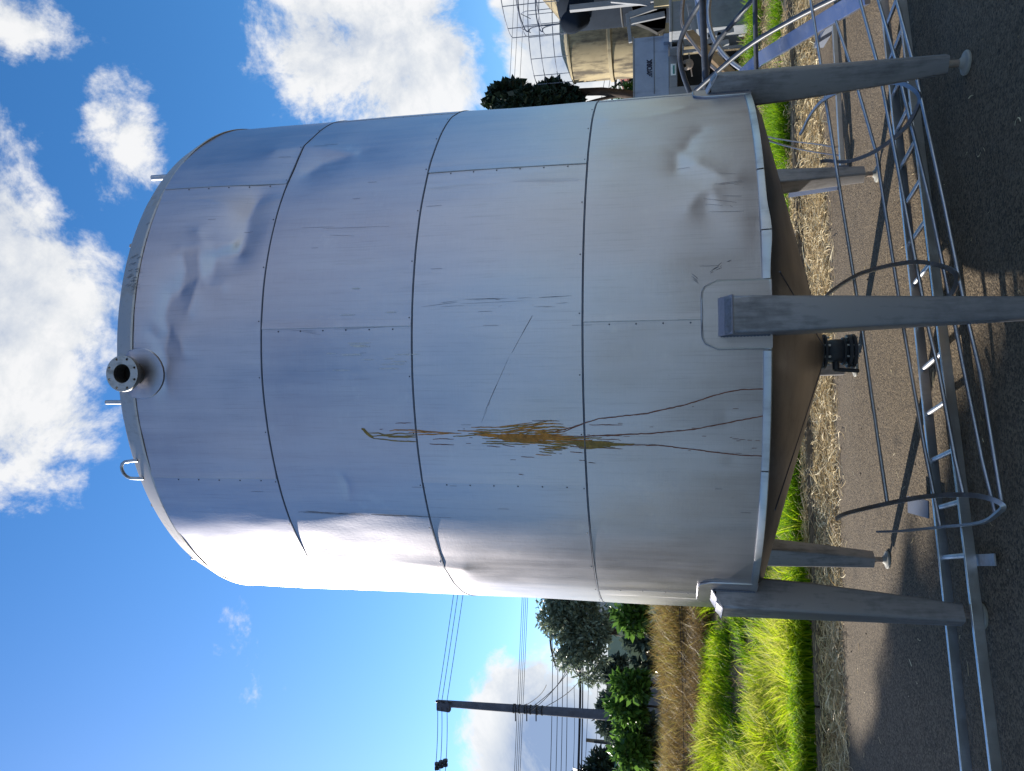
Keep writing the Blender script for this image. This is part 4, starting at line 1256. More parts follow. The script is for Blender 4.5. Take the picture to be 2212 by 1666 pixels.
# ------------------------------------------------------------------ plant and machinery right of the tank
def text_mesh(body, size):
    cu = bpy.data.curves.new('lettering', 'FONT'); cu.body = body; cu.size = size; cu.extrude = .004; cu.offset = size * .045; cu.align_x = 'CENTER'; cu.align_y = 'CENTER'
    tmp = bpy.data.objects.new('lettering', cu); COL.objects.link(tmp)
    dg = bpy.context.evaluated_depsgraph_get()
    me = bpy.data.meshes.new_from_object(tmp.evaluated_get(dg))
    bpy.data.objects.remove(tmp); bpy.data.curves.remove(cu)
    me.materials.clear()
    return me

def build_plant():
    # air conditioning cabinet: face plane at Y = 13
    Y = 13.0
    tl = at(1370, 206, Y); br = at(1595, 84, Y)
    x0, x1, zt, zb = 4.78, 5.86, at(1370, 145, Y).z, .16
    zm = at(1445, 150, Y).z
    A = empty('cooling_cabinet', ((x0 + x1) / 2, Y + .4, zb), 'blue grey air conditioning cabinet with dark open lower half', 'cooling unit')
    mb = MB(); mb.box(((x0 + x1) / 2, Y + .4, (zt + zm) / 2), (x1 - x0, .8, zt - zm)); mb.build('upper_casing', 'blue_grey_paint', A, bevel=.012)
    mb = MB(); mb.box(((x0 + x1) / 2, Y + .4, zt + .012), (x1 - x0 + .03, .83, .02)); mb.build('top_sheet', 'grey_panel', A)
    mb = MB(); mb.box((x0 + .61, Y - .006, zt - .33), (1.0, .008, .006)); mb.build('panel_joint', 'dark_inside', A)
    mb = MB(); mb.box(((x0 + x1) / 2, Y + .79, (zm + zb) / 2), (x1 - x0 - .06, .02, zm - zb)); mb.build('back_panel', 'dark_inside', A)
    zl = at(1522, 150, Y).z
    for nm, c, sz in (('side_frame', (x0 + .10, Y + .03, (zm + zl) / 2), (.20, .06, zm - zl - .004)), ('side_frame', (x1 - .10, Y + .03, (zm + zl) / 2), (.20, .06, zm - zl - .004)),
                      ('head_frame', ((x0 + x1) / 2, Y + .03, zm - .07), (x1 - x0 - .404, .055, .13)), ('foot_frame', ((x0 + x1) / 2, Y + .03, zl - .03), (x1 - x0, .06, .06)),
                      ('base_leg', (x0 + .05, Y + .3, (zl + zb) / 2 - .03), (.08, .5, zl - zb - .03)), ('base_leg', (x1 - .05, Y + .3, (zl + zb) / 2 - .03), (.08, .5, zl - zb - .03)),
                      ('shelf', ((x0 + x1) / 2, Y + .42, zl), (x1 - x0 - .1, .7, .03))):
        mb = MB(); mb.box(c, sz); mb.build(nm, 'grey_panel', A, bevel=.006)
    p = at(1490, 138, Y + .3)
    mb = MB(); mb.lathe([(.001, 0), (.06, .01), (.085, .06), (.085, .2), (.05, .24), (.03, .3)], 16, p, (-.4, -.8, .3)); mb.build('fan_motor', 'fan_motor', A, 40)
    mb = MB(); mb.beam(at(1495, 165, Y + .35), at(1488, 116, Y + .35), .02, .02); mb.build('motor_stay', 'trim_steel', A)
    me = text_mesh('YORK', .118)
    me.transform(Matrix.Translation(at(1403.5, 144, Y - .006) - WL[A.name]) @ Matrix.Rotation(R_(90), 4, 'X') @ Matrix.Diagonal((.74, 1, 1, 1)))
    link_mesh('lettering', me, 'letter_navy', A)
    c = at(1404, 163, Y - .006)
    mb = MB()
    for a_, b_, w_, h_ in ((.0, -.030, .06, .014), (.024, .0, .014, .074), (-.002, .002, .014, .03)):
        mb.box(c + Vector((a_, 0, b_)), (w_, .008, h_))
    q = mb.build('emblem', 'letter_navy', A)
    q['kind'] = 'stuff'
    mb = MB(); mb.box(at(1454.5, 150.5, Y - .004), (.19, .012, .085)); pl = mb.build('rating_plate', 'white_plate', A)
    mb = MB(); mb.box(at(1455.5, 150.5, Y - .014), (.14, .006, .03)); mb.build('plate_band', 'green_plate', pl)
    mb = MB(); mb.box(at(1440, 84, Y - .05), (.14, .1, .1)); mb.build('junction_box', 'blue_grey_paint', A, bevel=.01)
    # open cabinet beside it
    Y = 12.6
    B = empty('open_control_box', (6.15, Y + .3, 1.0), 'small open grey box with two dark compartments beside the cooling cabinet', 'control box')
    for k, (pa, pb) in enumerate((((1450, 103), (1474, 87)), ((1450, 85), (1474, 68)))):
        a, b = at(*pa, Y), at(*pb, Y)
        c = (a + b) / 2
        w, h = abs(a.x - b.x), abs(a.z - b.z)
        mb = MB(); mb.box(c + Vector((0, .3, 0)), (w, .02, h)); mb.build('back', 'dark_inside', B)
        for dx in (-1, 1):
            mb = MB(); mb.box(c + Vector((dx * (w / 2), .15, 0)), (.025, .3, h + .05)); mb.build('side', 'grey_panel', B)
        for dz in (-1, 1):
            mb = MB(); mb.box(c + Vector((0, .15, dz * (h / 2))), (w - .027, .3, .025)); mb.build('shelf', 'grey_panel', B)
    mb = MB()
    a, b = at(1476, 103, Y), at(1476, 68, Y)
    mb.beam((a.x, Y + .15, .15), (a.x, Y + .15, a.z), .04, .04, (0, 1, 0)); mb.build('stand_leg', 'grey_panel', B)
    mb = MB(); mb.beam((b.x, Y + .15, .15), (b.x, Y + .15, b.z), .04, .04, (0, 1, 0)); mb.build('stand_leg', 'grey_panel', B)
    # beige vertical tank with ladder rail on its roof
    Y = 19.0
    cxn = at(1225, 66, Y)
    rad = 1.24
    ctr = Vector((9.36, Y + rad * .9, 0))
    T = empty('beige_tank', ctr, 'weather stained beige cylindrical tank with a wire guard rail on top', 'tank')
    zt = 3.86
    mb = MB(); mb.lathe([(rad, .15), (rad, zt), (rad - .03, zt + .02)], 64, ctr); mb.build('tank_wall', 'beige_paint', T, 40)
    for z in (zt - 1.02, zt - 2.3):
        mb = MB(); mb.lathe([(rad, z - .05), (rad + .055, z - .04), (rad + .055, z + .04), (rad, z + .05)], 64, ctr); mb.build('stiffening_ring', 'beige_clean', T, 40)
    mb = MB(); mb.lathe([(rad + .03, zt - .01), (rad + .03, zt + .03), (rad * .5, zt + .28), (.001, zt + .36)], 64, ctr); mb.build('roof', 'beige_clean', T, 40)
    mb = MB(); mb.lathe([(.001, 0), (.07, 0), (.07, .25), (.04, .26)], 12, at(1341, 49, Y - .2), (0, -1, .1)); mb.build('spout', 'white_plate', T, 40)
    ring = lambda z, r: [ctr + Vector((r * math.sin(R_(a)), -r * math.cos(R_(a)), z)) for a in range(-100, 101, 8)]
    for z in (zt + .38, zt + .72, zt + 1.0):
        mb = MB(); mb.tube(ring(z, rad - .02), .010, 6); mb.build('guard_rail', 'dull_steel', T, 60)
    for a in range(-100, 101, 25):
        p = ctr + Vector(((rad - .02) * math.sin(R_(a)), -(rad - .02) * math.cos(R_(a)), zt))
        mb = MB(); mb.tube([p, p + Vector((0, 0, 1.0))], .010, 6); mb.build('guard_post', 'dull_steel', T, 60)
    for dx in (.18, -.18):
        p = ctr + Vector((-.1 + dx, -rad - .02, zt - .3))
        mb = MB(); mb.tube([p, p + Vector((0, .0, 1.35)), p + Vector((.02, .15, 1.5)), p + Vector((.02, .45, 1.3))], .010, 6); mb.build('ladder_rail', 'dull_steel', T, 60)
    # dark wrapped tank in front of it, mostly beyond the right edge
    Y = 15.0
    zt2, zw = at(1198, 0, Y).z, 1.2
    r2 = 1.15
    c2 = Vector((at(1300, 45, Y).x + 1.38, Y + .6, 0))
    D = empty('dark_wrapped_tank', c2, 'tall tank wrapped in dark blue grey sheeting at the right edge', 'tank')
    mb = MB(); mb.lathe([(r2, .9), (r2, zt2 - .2), (r2 - .08, zt2 - .05), (r2 - .3, zt2 + .02)], 48, c2); mb.build('wrapped_wall', 'dark_wrap', D, 40)
    mb = MB(); mb.lathe([(r2 - .2, zt2 - .02), (.5, zt2 + .35), (.001, zt2 + .42)], 48, c2); mb.build('roof', 'beige_paint', D, 40)
    mp = at(1229, 57, Y - .15)
    mb = MB(); mb.lathe([(.24, -.55), (.22, -.1), (.2, 0), (.15, .04), (.001, .045)], 20, mp + Vector((.1, .1, 0)), (-.55, -.75, .25)); mb.build('wrapped_hatch', 'dark_wrap', D, 40)
    mb = MB(); mb.lathe([(r2 + .004, zt2 - 1.32), (r2 + .012, zt2 - 1.31), (r2 + .012, zt2 - 1.29), (r2 + .004, zt2 - 1.28)], 48, c2); mb.build('binding_strap', 'rubber_black', D, 40)
    for k, z in enumerate((zt2 + .35, zt2 + .75, zt2 + 1.05)):
        mb = MB(); mb.tube([c2 + Vector((r2 * math.sin(R_(a)), -r2 * math.cos(R_(a)), z)) for a in range(-110, 60, 10)], .010, 6); mb.build('guard_rail', 'dull_steel', D, 60)
    for a in range(-110, 60, 28):
        p = c2 + Vector((r2 * math.sin(R_(a)), -r2 * math.cos(R_(a)), zt2 - .1))
        mb = MB(); mb.tube([p, p + Vector((0, 0, 1.15))], .010, 6); mb.build('guard_post', 'dull_steel', D, 60)
    for dy in (0, 10):
        pl = [((1118 + 38 * (dy > 0), -10 - dy), Y), ((1122 + 36 * (dy > 0), 30), Y), ((1133 + 32 * (dy > 0), 62 - dy * .1), Y), ((1142 + 30 * (dy > 0), 70), Y), ((1150 + 25 * (dy > 0), 60), Y), ((1210, 52), Y)]
        mb = MB(); mb.tube(smooth_path([at(*q, y_) for q, y_ in pl]), .012, 6); mb.build('ladder_handrail', 'dull_steel', D, 60)
    # steelwork carrying it, with black sheeting hung inside
    Sx = empty('support_frame', (6.9, 14.0, .15), 'light steel support frame hung with black sheeting under the dark tank', 'frame')
    for (pa, pb, w) in (((1359, 33), (1418, 14), .10), ((1362, 47), (1436, 31), .10), ((1320, 2), (1405, 9), .06), ((1355, 30), (1362, 92), .06)):
        mb = MB(); mb.beam(at(*pa, 13.6), at(*pb, 13.6), .05, w, (.5, 0, 1)); mb.build('strut', 'grey_panel', Sx, bevel=.006)
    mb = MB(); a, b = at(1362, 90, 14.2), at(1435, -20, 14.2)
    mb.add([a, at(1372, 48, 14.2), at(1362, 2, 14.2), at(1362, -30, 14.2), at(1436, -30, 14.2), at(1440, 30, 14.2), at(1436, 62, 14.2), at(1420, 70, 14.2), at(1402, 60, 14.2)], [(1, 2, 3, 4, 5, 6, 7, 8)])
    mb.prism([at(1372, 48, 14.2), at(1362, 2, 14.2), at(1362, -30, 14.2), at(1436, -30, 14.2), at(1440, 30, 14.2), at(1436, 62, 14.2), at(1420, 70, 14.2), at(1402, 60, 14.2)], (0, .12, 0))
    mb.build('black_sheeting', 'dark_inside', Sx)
    p = at(1470, -6, 14.0)
    mb = MB(); mb.beam((p.x, 14.0, .1), (p.x, 14.0, 3.2), .1, .1, (0, 1, 0)); mb.build('post', 'grey_panel', Sx)
    mb = MB(); mb.beam(at(1412, 8, 13.5), at(1502, -4, 13.5), .10, .16); mb.build('cross_beam', 'beige_clean', Sx)
    # stainless bin
    Y = 11.4
    B2 = empty('steel_bin', at(1550, 30, Y), 'scuffed shiny steel bin standing in grass below the support frame', 'bin')
    a, b = at(1452, 52, Y), at(1592, -30, Y)
    B2.location = ((a.x + b.x) / 2, Y + .4, .15); WL[B2.name] = Vector(B2.location)
    mb = MB(); mb.box(((a.x + b.x) / 2, Y + .4, (a.z + .25) / 2 + .02), (abs(b.x - a.x), .3, a.z - .25)); mb.build('body', 'zinc_sheet', B2, bevel=.02)
    mb = MB(); mb.box(((a.x + b.x) / 2, Y + .39, a.z + .02), (abs(b.x - a.x) + .03, .34, .04)); mb.build('lid', 'grey_panel', B2, bevel=.01)
    for dx in (-.4, .4):
        mb = MB(); mb.box(((a.x + b.x) / 2 + dx, Y + .4, .2), (.08, .7, .12)); mb.build('skid', 'dull_steel', B2)
    # leaning flat steel pieces and a timber in front of the machines
    G1 = empty('leaning_steel_sheet', at(1520, 50, 10.6), 'pale blue flat steel sheet leaning against the steel bin', 'steel sheet')
    mb = MB(); mb.prism([at(1500, -6, 10.9), at(1512, 86, 10.8), at(1527, 86, 10.75), at(1521, 3, 10.7)], (0, .02, 0)); mb.build('sheet', 'blue_grey_paint', G1)
    mb = MB(); mb.beam(at(1488, 8, 10.6), at(1505, 100, 10.6), .02, .06, (1, 0, 0)); mb.build('folded_edge', 'grey_panel', G1)
    mb = MB(); mb.beam(at(1486, 70, 9.6), at(1600, 182, 9.2), .05, .14, (.5, 0, 1))
    o = mb.build('timber_plank', 'timber', None, bevel=.006, base=at(1545, 130, 9.4)); tag(o, 'brown timber plank leaning between the steel pieces right of the tank', 'plank')
    P = empty('steel_trestle', at(1550, 85, 9.9), 'small welded grey steel trestle with short rungs near the grass', 'trestle')
    for pa, pb in (((1528, 78), (1585, 66)), ((1530, 102), (1574, 91)), ((1532, 100), (1536, 76)), ((1548, 97), (1556, 72)), ((1556, 98), (1557, 182))):
        mb = MB(); mb.beam(at(*pa, 9.9), at(*pb, 9.9), .05, .06); mb.build('bar', 'grey_panel', P)
build_plant()

# ------------------------------------------------------------------ trees, shrubs, houses, poles and wires
def leaf_cloud(parent, ells, n, size, mat, name='crown', aspect=2.2, tone_mu=.45, thin=.5, droop=.3, gaps=6.0):
    """n pointed leaves spread through a set of ellipsoids (centre, radii); clumped so that gaps show"""
    vol = np.array([np.prod(r) for _, r in ells]); pick = RNG.choice(len(ells), n * 3, p=vol / vol.sum())
    C = np.array([list(c) for c, _ in ells])[pick]; Rr = np.array([list(r) for _, r in ells])[pick]
    d = RNG.normal(size=(n * 3, 3)); d /= np.linalg.norm(d, axis=1)[:, None]
    q = RNG.random(n * 3) ** .45
    P = C + d * q[:, None] * Rr
    s = gaps / max(.3, float(np.mean([max(r) for _, r in ells])))
    cl = (vnoise(P[:, 0] * s, P[:, 2] * s, 61) + vnoise(P[:, 1] * s, P[:, 2] * s + 7, 62) + vnoise(P[:, 0] * s * 2.1, P[:, 2] * s * 2.1, 63)) / 3
    k = cl > np.quantile(cl, thin)
    P, cl, d = P[k][:n], cl[k][:n], d[k][:n]
    n = len(P)
    ax = d * .7 + RNG.normal(size=(n, 3)) * .8; ax[:, 2] -= droop
    ax /= np.linalg.norm(ax, axis=1)[:, None]
    sd_ = np.cross(ax, RNG.normal(size=(n, 3))); sd_ /= np.linalg.norm(sd_, axis=1)[:, None]
    nn = np.cross(ax, sd_)
    L = size * RNG.uniform(.6, 1.3, n)[:, None]; W = L / aspect
    mid = P + ax * L * .45
    V = np.stack([P, mid + sd_ * W * .5 + nn * W * .12, P + ax * L, mid - sd_ * W * .5 + nn * W * .12], 1).reshape(-1, 3)
    i = np.arange(n)[:, None] * 4
    Fq = np.concatenate([np.hstack([i, i + 1, i + 2]), np.hstack([i, i + 2, i + 3])])
    tone = np.repeat(np.clip(RNG.normal(tone_mu, .22, n), 0, 1), 4)
    return np_mesh(name, V, Fq, mat, tone, parent)

def limb_tree(root, top, ells, r, parent, nl=9):
    mb = MB()
    root, top = Vector(root), Vector(top)
    mid = root.lerp(top, .5) + Vector((random.uniform(-.1, .1), 0, 0)) * (top - root).length
    tr = smooth_path([root, mid, top], 5)
    mb.tube(tr, [r * (1 - .6 * i / (len(tr) - 1)) for i in range(len(tr))], 9)
    mb.build('trunk', 'bark', parent, 60)
    for k in range(nl):
        c, rr = random.choice(ells)
        tgt = Vector(c) + Vector([random.uniform(-.75, .75) * q for q in rr])
        s = tr[int(len(tr) * random.uniform(.4, .95))]
        m = s.lerp(tgt, .5) + Vector((0, 0, .12 * (tgt - s).length))
        pp = smooth_path([s, m, tgt], 4)
        b = MB(); b.tube(pp, [r * .42 * (1 - .85 * i / (len(pp) - 1)) for i in range(len(pp))], 6)
        b.build('limb', 'bark', parent, 60)

def ell(px, py, Y, hx, hy, dy=None):
    """crown lobe seen at (px, py) with half height hx and half width hy pixels, standing at depth Y"""
    k = Y / FPX
    return (at(px, py, Y), (hy * k, (dy if dy else (hx + hy) / 2) * k, hx * k))

def tree(name, label, cat, base, ells, n, size, mat, r=.12, nl=9, group=None, **kw):
    T = empty(name, base, label, cat, group)
    top = max((Vector(c) for c, _ in ells), key=lambda v: v.z)
    limb_tree(Vector(base) + Vector((0, 0, -.1)), top, ells, r, T, nl)
    leaf_cloud(T, ells, n, size, mat, **kw)
    return T

def ground_below(p, z=None):
    return Vector((p.x, p.y, z if z is not None else float(terrain(np.array([p.x]), np.array([p.y]))[0])))

def build_trees():
    Y = 22.0
    e = [ell(1215, 1340, Y, 55, 40), ell(1185, 1320, Y, 30, 22), ell(1250, 1390, Y, 48, 45), ell(1225, 1415, Y, 34, 34), ell(1285, 1350, Y, 40, 50), ell(1290, 1420, Y, 28, 26), ell(1275, 1462, Y, 30, 18), ell(1230, 1285, Y, 60, 40)]
    tree('leafy_tree', 'grey green leafy tree behind the bank left of the tank', 'tree', ground_below(at(1350, 1380, Y)), e, 10500, .17, 'leaf_grey', .14, 16, aspect=2.8, droop=.5, tone_mu=.78, thin=.72, gaps=10)
    Y = 27.0
    e = [ell(1318, 1545, Y, 30, 50), ell(1335, 1520, Y, 30, 40), ell(1340, 1580, Y, 28, 36)]
    tree('round_tree', 'dense round dark green tree right behind the concrete pole', 'tree', ground_below(at(1380, 1545, Y)), e, 5000, .22, 'leaf_grey', .12, 6, tone_mu=.3)
    e = [ell(1325, 1452, 24., 26, 26), ell(1340, 1440, 24., 20, 20)]
    tree('small_dark_tree', 'small dark tree between the green house wall and the pole', 'tree', ground_below(at(1390, 1452, 24.)), e, 1500, .2, 'leaf_grey', .1, 5, tone_mu=.25)
    Y = 30.0
    e = [ell(1305, 1655, Y, 34, 30), ell(1290, 1690, Y, 40, 34), ell(1330, 1680, Y, 24, 30)]
    tree('dark_palm_clump', 'dark bushy tree beside the red roof at the left edge', 'tree', ground_below(at(1390, 1670, Y)), e, 2600, .42, 'leaf_dark', .14, 6, aspect=4)
    # the row of broad leaved shrubs above the bank
    rows = [((1352, 1330), 30, 34, 'young bright broad leaved shrub close to the tank side'), ((1368, 1372), 24, 34, 'low shrub with pale shiny leaves below the green wall'), ((1376, 1425), 18, 26, 'small sparse shrub in front of the grey sheet fence'),
            ((1352, 1480), 34, 22, 'tall bright shrub between green wall and concrete pole'), ((1345, 1530), 36, 26, 'bright leafy shrub at the foot of the concrete pole'), ((1358, 1578), 34, 26, 'broad leaved shrub just left of the concrete pole'),
            ((1352, 1625), 38, 26, 'bright shrub below the thin grey post'), ((1365, 1668), 36, 26, 'shrub at the far left end of the hedge'), ((1385, 1600), 20, 60, 'low dark shrub along the brush below the pole')]
    for i, ((px, py), hx, hy, lab) in enumerate(rows):
        Y = 17.2 + (i % 3) * .5
        e = [ell(px + 4, py, Y, hx, hy), ell(px + 22, py - 8, Y, hx * .75, hy * .9), ell(px + 20, py + 12, Y - .2, hx * .8, hy * .8)]
        tree('leafy_shrub', lab, 'shrub', ground_below(e[0][0]), e, 900, .20, 'leaf_bright' if i not in (1, 2, 8) else 'leaf_grey', .035, 6, 'shrubs along the top of the bank', aspect=2.0, tone_mu=.42, gaps=5)
    # right of the tank
    Y = 21.0
    e = [ell(1095, 215, Y, 38, 30), ell(1112, 198, Y, 22, 18), ell(1150, 212, Y, 26, 18), ell(1190, 200, Y, 28, 22), ell(1222, 212, Y, 26, 20), ell(1150, 240, Y, 80, 40), ell(1248, 228, Y, 20, 14), ell(1066, 228, Y, 16, 10)]
    tree('dark_tree', 'dark large leaved tree standing behind the tank at right', 'tree', ground_below(at(1400, 262, Y), .2), e, 9000, .24, 'leaf_dark', .16, 10, aspect=1.35, tone_mu=.35, droop=0)
    Y = 24.0
    e = [ell(1362, 197, Y, 12, 14), ell(1350, 205, Y, 16, 8)]
    tree('yard_bush', 'small green bush behind the cooling cabinet', 'bush', ground_below(at(1400, 200, Y), .2), e, 420, .2, 'leaf_bright', .04, 5, tone_mu=.3)
    e = [(at(1338, 185, 26), (.12, .12, .25)), (at(1346, 178, 26), (.1, .1, .12))]
    tree('thin_sapling', 'thin sapling against the sky right of the tank', 'tree', ground_below(at(1400, 186, 26), .2), e, 60, .2, 'leaf_dark', .02, 3)
    # tall trees along the street on the sunny side, outside the picture, whose shade falls on the yard
    q = Vector((.57, .82, 0)); l = Vector((-.82, .57, 0))
    for j, (w, L, h, rr) in enumerate(((.35, 24.0, 12.0, 3.0), (-4.4, 25.5, 19.5, 4.4), (-12.0, 26, 19.0, 4.6))):
        b = q * w + l * L
        e = [(b + Vector((0, 0, h * .42)), (rr * .95, rr * .95, h * .30)), (b + Vector((.3, .2, h * .72)), (rr * .9, rr * .9, h * .22)), (b + Vector((0, 0, h * .22)), (rr * .8, rr * .8, h * .2))]
        tree('street_tree', 'tall shade tree %s beyond the left edge of the yard' % ('nearest the tank', 'in the middle of the row', 'at the end of the row')[j], 'tree', Vector((b.x, b.y, 0)), e, 21000, .62, 'leaf_dark', .25, 8, 'shade trees beyond the yard', aspect=1.6, gaps=3)
build_trees()

def build_buildings():
    # pale green house left
    Y = 33.0
    a, b = at(1347, 1432, Y), at(1313, 1250, Y)
    H_ = empty('green_house', ((a.x + b.x) / 2, Y + 3, 0), 'pale green house with white siding and dark eave behind the trees', 'house')
    z1 = at(1313, 1380, Y).z; z2 = at(1252, 1380, Y).z
    mb = MB(); mb.box(((a.x + b.x) / 2, Y + 3, z1 / 2), (b.x - a.x, 6, z1)); mb.build('lower_wall', 'wall_green', H_)
    mb = MB(); mb.box(((a.x + b.x) / 2 + .6, Y + 3.05, (z1 + z2) / 2), (b.x - a.x - 1.2, 5.9, z2 - z1 - .02)); mb.build('upper_wall', 'wall_white', H_)
    for k in range(7):
        z = z1 + .1 + k * (z2 - z1 - .2) / 6.5
        mb = MB(); mb.box(((a.x + b.x) / 2 + .6, Y + .085, z), (b.x - a.x - 1.25, .03, .09)); mb.build('siding_board', 'wall_white', H_)
    zr = at(1218, 1330, Y).z
    mb = MB(); mb.prism([(a.x - .5, Y - .6, z2 - .05), (b.x + 2.5, Y - .6, zr + .9), (b.x + 2.5, Y - .6, zr + .6), (a.x + .8, Y - .6, z2 - .3)], (0, 7.5, 0)); mb.build('roof', 'roof_dark', H_)
    mb = MB(); mb.beam(at(1318, 1424, Y - .05), at(1328, 1424, Y - .05), .25, .2); mb.build('wall_lamp', 'roof_dark', H_)
    # grey sheet fence
    Y = 20.5
    a, b = at(1395, 1500, Y), at(1358, 1420, Y)
    Fn = empty('sheet_fence', ((a.x + b.x) / 2, Y, 1.0), 'grey corrugated sheet fence showing behind the shrubs', 'fence')
    x = at(1360, 1700, Y).x; zt = at(1358, 1450, Y).z
    n = 0
    while x < at(1360, 1410, Y).x:
        mb = MB()
        pr = [(x + .1 * k, Y + (.035 if k % 2 else 0)) for k in range(11)]
        mb.add([(px, py, .7) for px, py in pr] + [(px, py, zt - (.12 if n % 3 == 0 else 0)) for px, py in pr] + [(px, py + .01, .7) for px, py in pr] + [(px, py + .01, zt - (.12 if n % 3 == 0 else 0)) for px, py in pr],
               [(k, k + 1, 12 + k, 11 + k) for k in range(10)] + [(22 + k, 33 + k, 34 + k, 23 + k) for k in range(10)])
        mb.build('sheet', 'zinc_sheet', Fn)
        x += 1.012; n += 1
    # red roofed house at the far left
    Y = 40.0
    a, b = at(1380, 1720, Y), at(1332, 1620, Y)
    zr = at(1327, 1640, Y).z; zb = at(1337, 1640, Y).z
    Rh = empty('red_roof_house', ((a.x + b.x) / 2, Y + 3, 0), 'low house with a red tiled roof at the left edge', 'house')
    mb = MB(); mb.box(((a.x + b.x) / 2, Y + 3, zb / 2), (b.x - a.x - .6, 5.4, zb)); mb.build('wall', 'wall_pink', Rh)
    mb = MB(); mb.prism([(a.x - .3, Y - .2, zb), (b.x + .3, Y - .2, zb), (b.x - .8, Y + 3, zr + .5), (a.x + .8, Y + 3, zr + .5)], (0, 0, .18)); mb.build('roof', 'roof_red', Rh)
    # house seen between cabinet and beige tank
    Y = 34.0
    a, b = at(1352, 200, Y), at(1352, 150, Y)
    zr = at(1347, 163, Y).z; zb = at(1356, 163, Y).z
    Ph = empty('pink_house', ((a.x + b.x) / 2, Y + 3, 0), 'pink rendered house with a reddish eave behind the cooling cabinet', 'house')
    mb = MB(); mb.box(((a.x + b.x) / 2 + 1.0, Y + 3, zb / 2), (b.x - a.x + .6, 6, zb)); mb.build('wall', 'wall_pink', Ph)
    mb = MB(); mb.prism([(a.x + .4, Y - .6, zb - .05), (b.x + 2, Y - .6, zr + .5), (b.x + 2, Y - .6, zr + .2), (a.x + .7, Y - .6, zb - .25)], (0, 7, 0)); mb.build('roof', 'roof_red', Ph)
    mb = MB(); mb.box(at(1364, 166, Y - .1), (.5, .2, .35)); mb.build('window', 'dark_inside', Ph)

def build_poles():
    Y = 26.0
    top, bot = at(946, 1519, Y), at(1342, 1546, Y)
    base = ground_below(Vector((bot.x, Y, 0)))
    P = empty('concrete_pole', base, 'tall dark concrete utility pole carrying wires left of the tank', 'utility pole')
    base_x = bot.x
    mb = MB(); mb.tube([Vector((base_x, Y, base.z - .2)), Vector((top.x, Y, top.z))], [.195, .115], 14); mb.build('shaft', 'pole_concrete', P, 50)
    mb = MB(); mb.box((top.x - .08, Y - .02, top.z - .22), (.36, .24, .5), None, .85); mb.build('pole_head', 'pole_concrete', P, bevel=.05)
    for k, z in enumerate((9.45, 9.25, 9.0)):
        mb = MB(); mb.lathe([(.03, 0), (.05, .03), (.03, .06), (.05, .09), (.02, .14)], 10, (top.x + .12, Y - .15, z), (.3, -.6, .6)); mb.build('insulator', 'insulator', P, 50)
    for k in range(6):
        p = at(1110 + [0, 12, 24, 36, 50, 61][k], 1534, Y)
        u = (p.z - base.z) / (top.z - base.z)
        r = .195 + (.115 - .195) * u + .004
        cx_ = base_x + (top.x - base_x) * u
        mb = MB(); mb.lathe([(r, -.02), (r + .018, -.02), (r + .018, .02), (r, .02)], 14, (cx_, Y, p.z)); mb.build('clamp_band', 'cable', P, 50)
    for k, px in enumerate((1116, 1140, 1160)):
        p = at(px, 1534, Y); mb = MB(); mb.beam(p + Vector((-.30, -.2, 0)), p + Vector((.30, -.2, 0)), .03, .035); mb.build('wire_bracket', 'cable', P)
    # thin grey post farther left
    Y2 = 34.0
    a, b = at(1266, 1599, Y2), at(1360, 1611, Y2)
    P2 = empty('thin_post', ground_below(Vector((b.x, Y2, 0))), 'thin grey wire post standing above the hedge at left', 'post')
    mb = MB(); mb.tube([Vector((b.x, Y2, .3)), Vector((a.x, Y2, a.z))], [.11, .08], 10); mb.build('shaft', 'concrete', P2, 50)
    mb = MB(); mb.beam(at(1283, 1602, Y2 - .12), at(1318, 1606, Y2 - .12), .12, .08, (1, 0, 0)); mb.build('bracket', 'cable', P2)

def wire(p0, p1, r, sag, label, name='overhead_wire', group='overhead wires'):
    pts = []
    for k in range(25):
        u = k / 24
        p = p0.lerp(p1, u); p.z -= sag * 4 * u * (1 - u); pts.append(p)
    mb = MB(); mb.tube(pts, r, 5)
    o = mb.build(name, 'cable', None, 60, base=p0)
    return tag(o, label, 'wire', group)

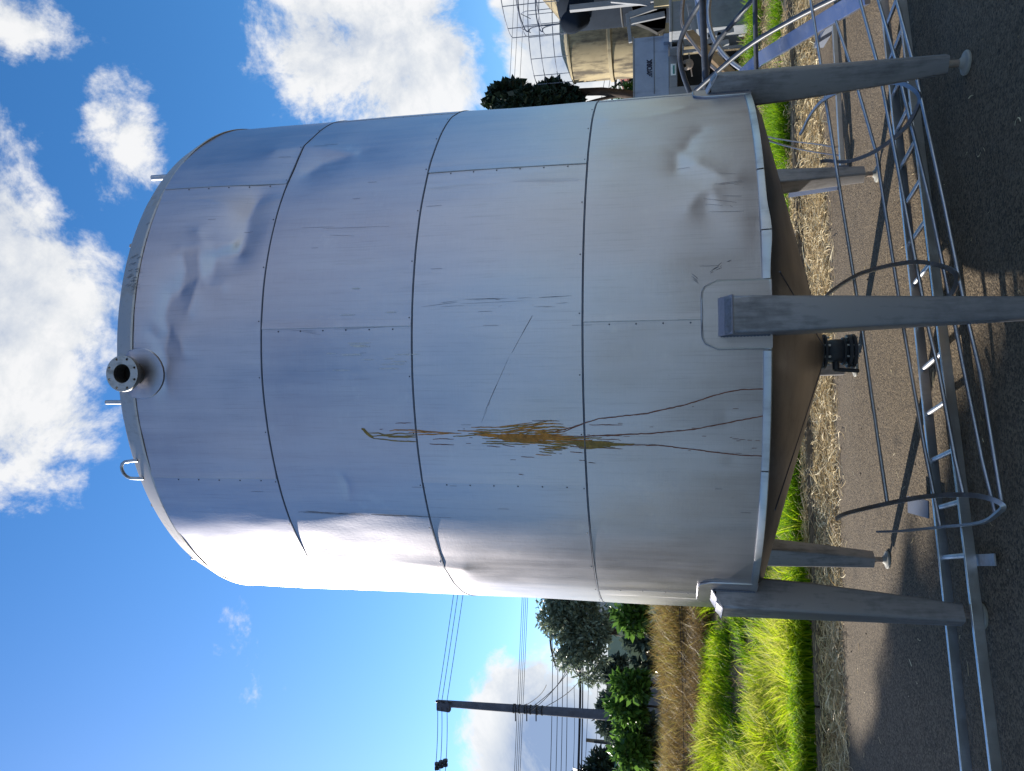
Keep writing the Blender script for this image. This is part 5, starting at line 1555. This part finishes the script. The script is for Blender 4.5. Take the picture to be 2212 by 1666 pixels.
def build_wires():
    T = at(950, 1518, 26.0)
    nm = ('top', 'middle', 'lowest')
    for k in range(3):
        px = (945, 954, 965)[k]
        a = at(px, 1518, 26.0)
        wire(a, at((975, 985, 997)[k] + 136, -40, 42.0), .011, .5, '%s of the three high wires running right from the pole top' % nm[k])
        wire(at((938, 948, 960)[k], 1690, 24.0), a, .011, .05, '%s of the three high wires leaving the frame at left' % nm[k])
        i = empty('strain_insulator', at((944, 953, 962)[k], (1655, 1651, 1648)[k], 24.4), 'dark insulator on the %s high wire at the left edge' % nm[k], 'insulator', 'insulators on the high wires')
        mb = MB(); p = WL[i.name]
        for dx in (-.07, .07): mb.lathe([(.02, -.05), (.085, -.04), (.085, .04), (.02, .05)], 10, p + Vector((dx, 0, 0)), (1, 0, 0), close=True)
        mb.tube([p + Vector((-.12, 0, 0)), p + Vector((.12, 0, 0))], .03, 6)
        o = mb.build('insulator_discs', 'insulator', i, 50); o['kind'] = 'stuff'
    for k in range(4):
        w = ('uppermost', 'second', 'third', 'lowest')[k]
        wire(at((1110, 1114, 1118, 1122)[k], 1700, 27.5), at((1133, 1137, 1141, 1145)[k], 1180, 30.5), .010, .0, '%s wire of the close set of four crossing the pole' % w)
    rest = [((1188, 1700), (1193, 1250), 28, 'thin wire just under the four crossing the pole', .013), ((1200, 1700), (1204, 1250), 28, 'thin wire skirting the cloud base', .013), ((1211, 1700), (1214, 1250), 28, 'thin wire crossing the leafy tree top', .013),
            ((1222, 1700), (1223, 1250), 28, 'thin wire just above the thick cable', .013), ((1248, 1700), (1254, 1250), 27, 'thick black cable running behind the leafy tree', .045), ((1255, 1700), (1257, 1250), 27, 'thinner black cable hanging under the thick cable', .025),
            ((1236, 1700), (1240, 1480), 29, 'faint wire left of the leafy tree', .01), ((1262, 1700), (1276, 1250), 31, 'low wire crossing behind the thin post', .011), ((1285, 1700), (1292, 1250), 33, 'lowest faint wire above the hedge', .010)]
    for a, b, Y, lab, r in rest:
        wire(at(*a, Y), at(*b, Y + 2), r, .05, lab)
    fans = [((1116, 1533), (1180, 1480), 'uppermost drop wire curving from the pole to the tree'), ((1140, 1534), (1240, 1430), 'middle drop wire from the pole to the tree'), ((1150, 1534), (1236, 1422), 'lower drop wire from the pole to the house eave'), ((1160, 1535), (1252, 1470), 'lowest drop wire from the pole bands')]
    for a, b, lab in fans:
        wire(at(*a, 25.7), at(*b, 23.5), .012, .18, lab, group='drop wires from the pole')
    # wires seen right of the tank
    for k in range(4):
        wire(at((1290, 1303, 1316, 1326)[k], 260, 38), at((1318, 1328, 1338, 1344)[k], 60, 46), .015, .1, ('first', 'second', 'third', 'fourth')[k] + ' faint wire from the top between dark tree and cabinet', group='wires right of the tank')
    wire(at(1322, 215, 36), at(1333, 120, 44), .05, .1, 'thick dark cable joint right of the tank', group='wires right of the tank')
    # two strands of the wire fence on the bank
    for k, px in enumerate((1474, 1484)):
        a = at(px + 4, 1700, 12.6); b = at(px - 8 - 6 * k, 1280, 14.0)
        wire(a, b, .006, .02, ('upper', 'lower')[k] + ' rusty fence wire strung along the brush on the bank', 'fence_wire', 'fence wires on the bank')
build_buildings()
build_poles()
build_wires()
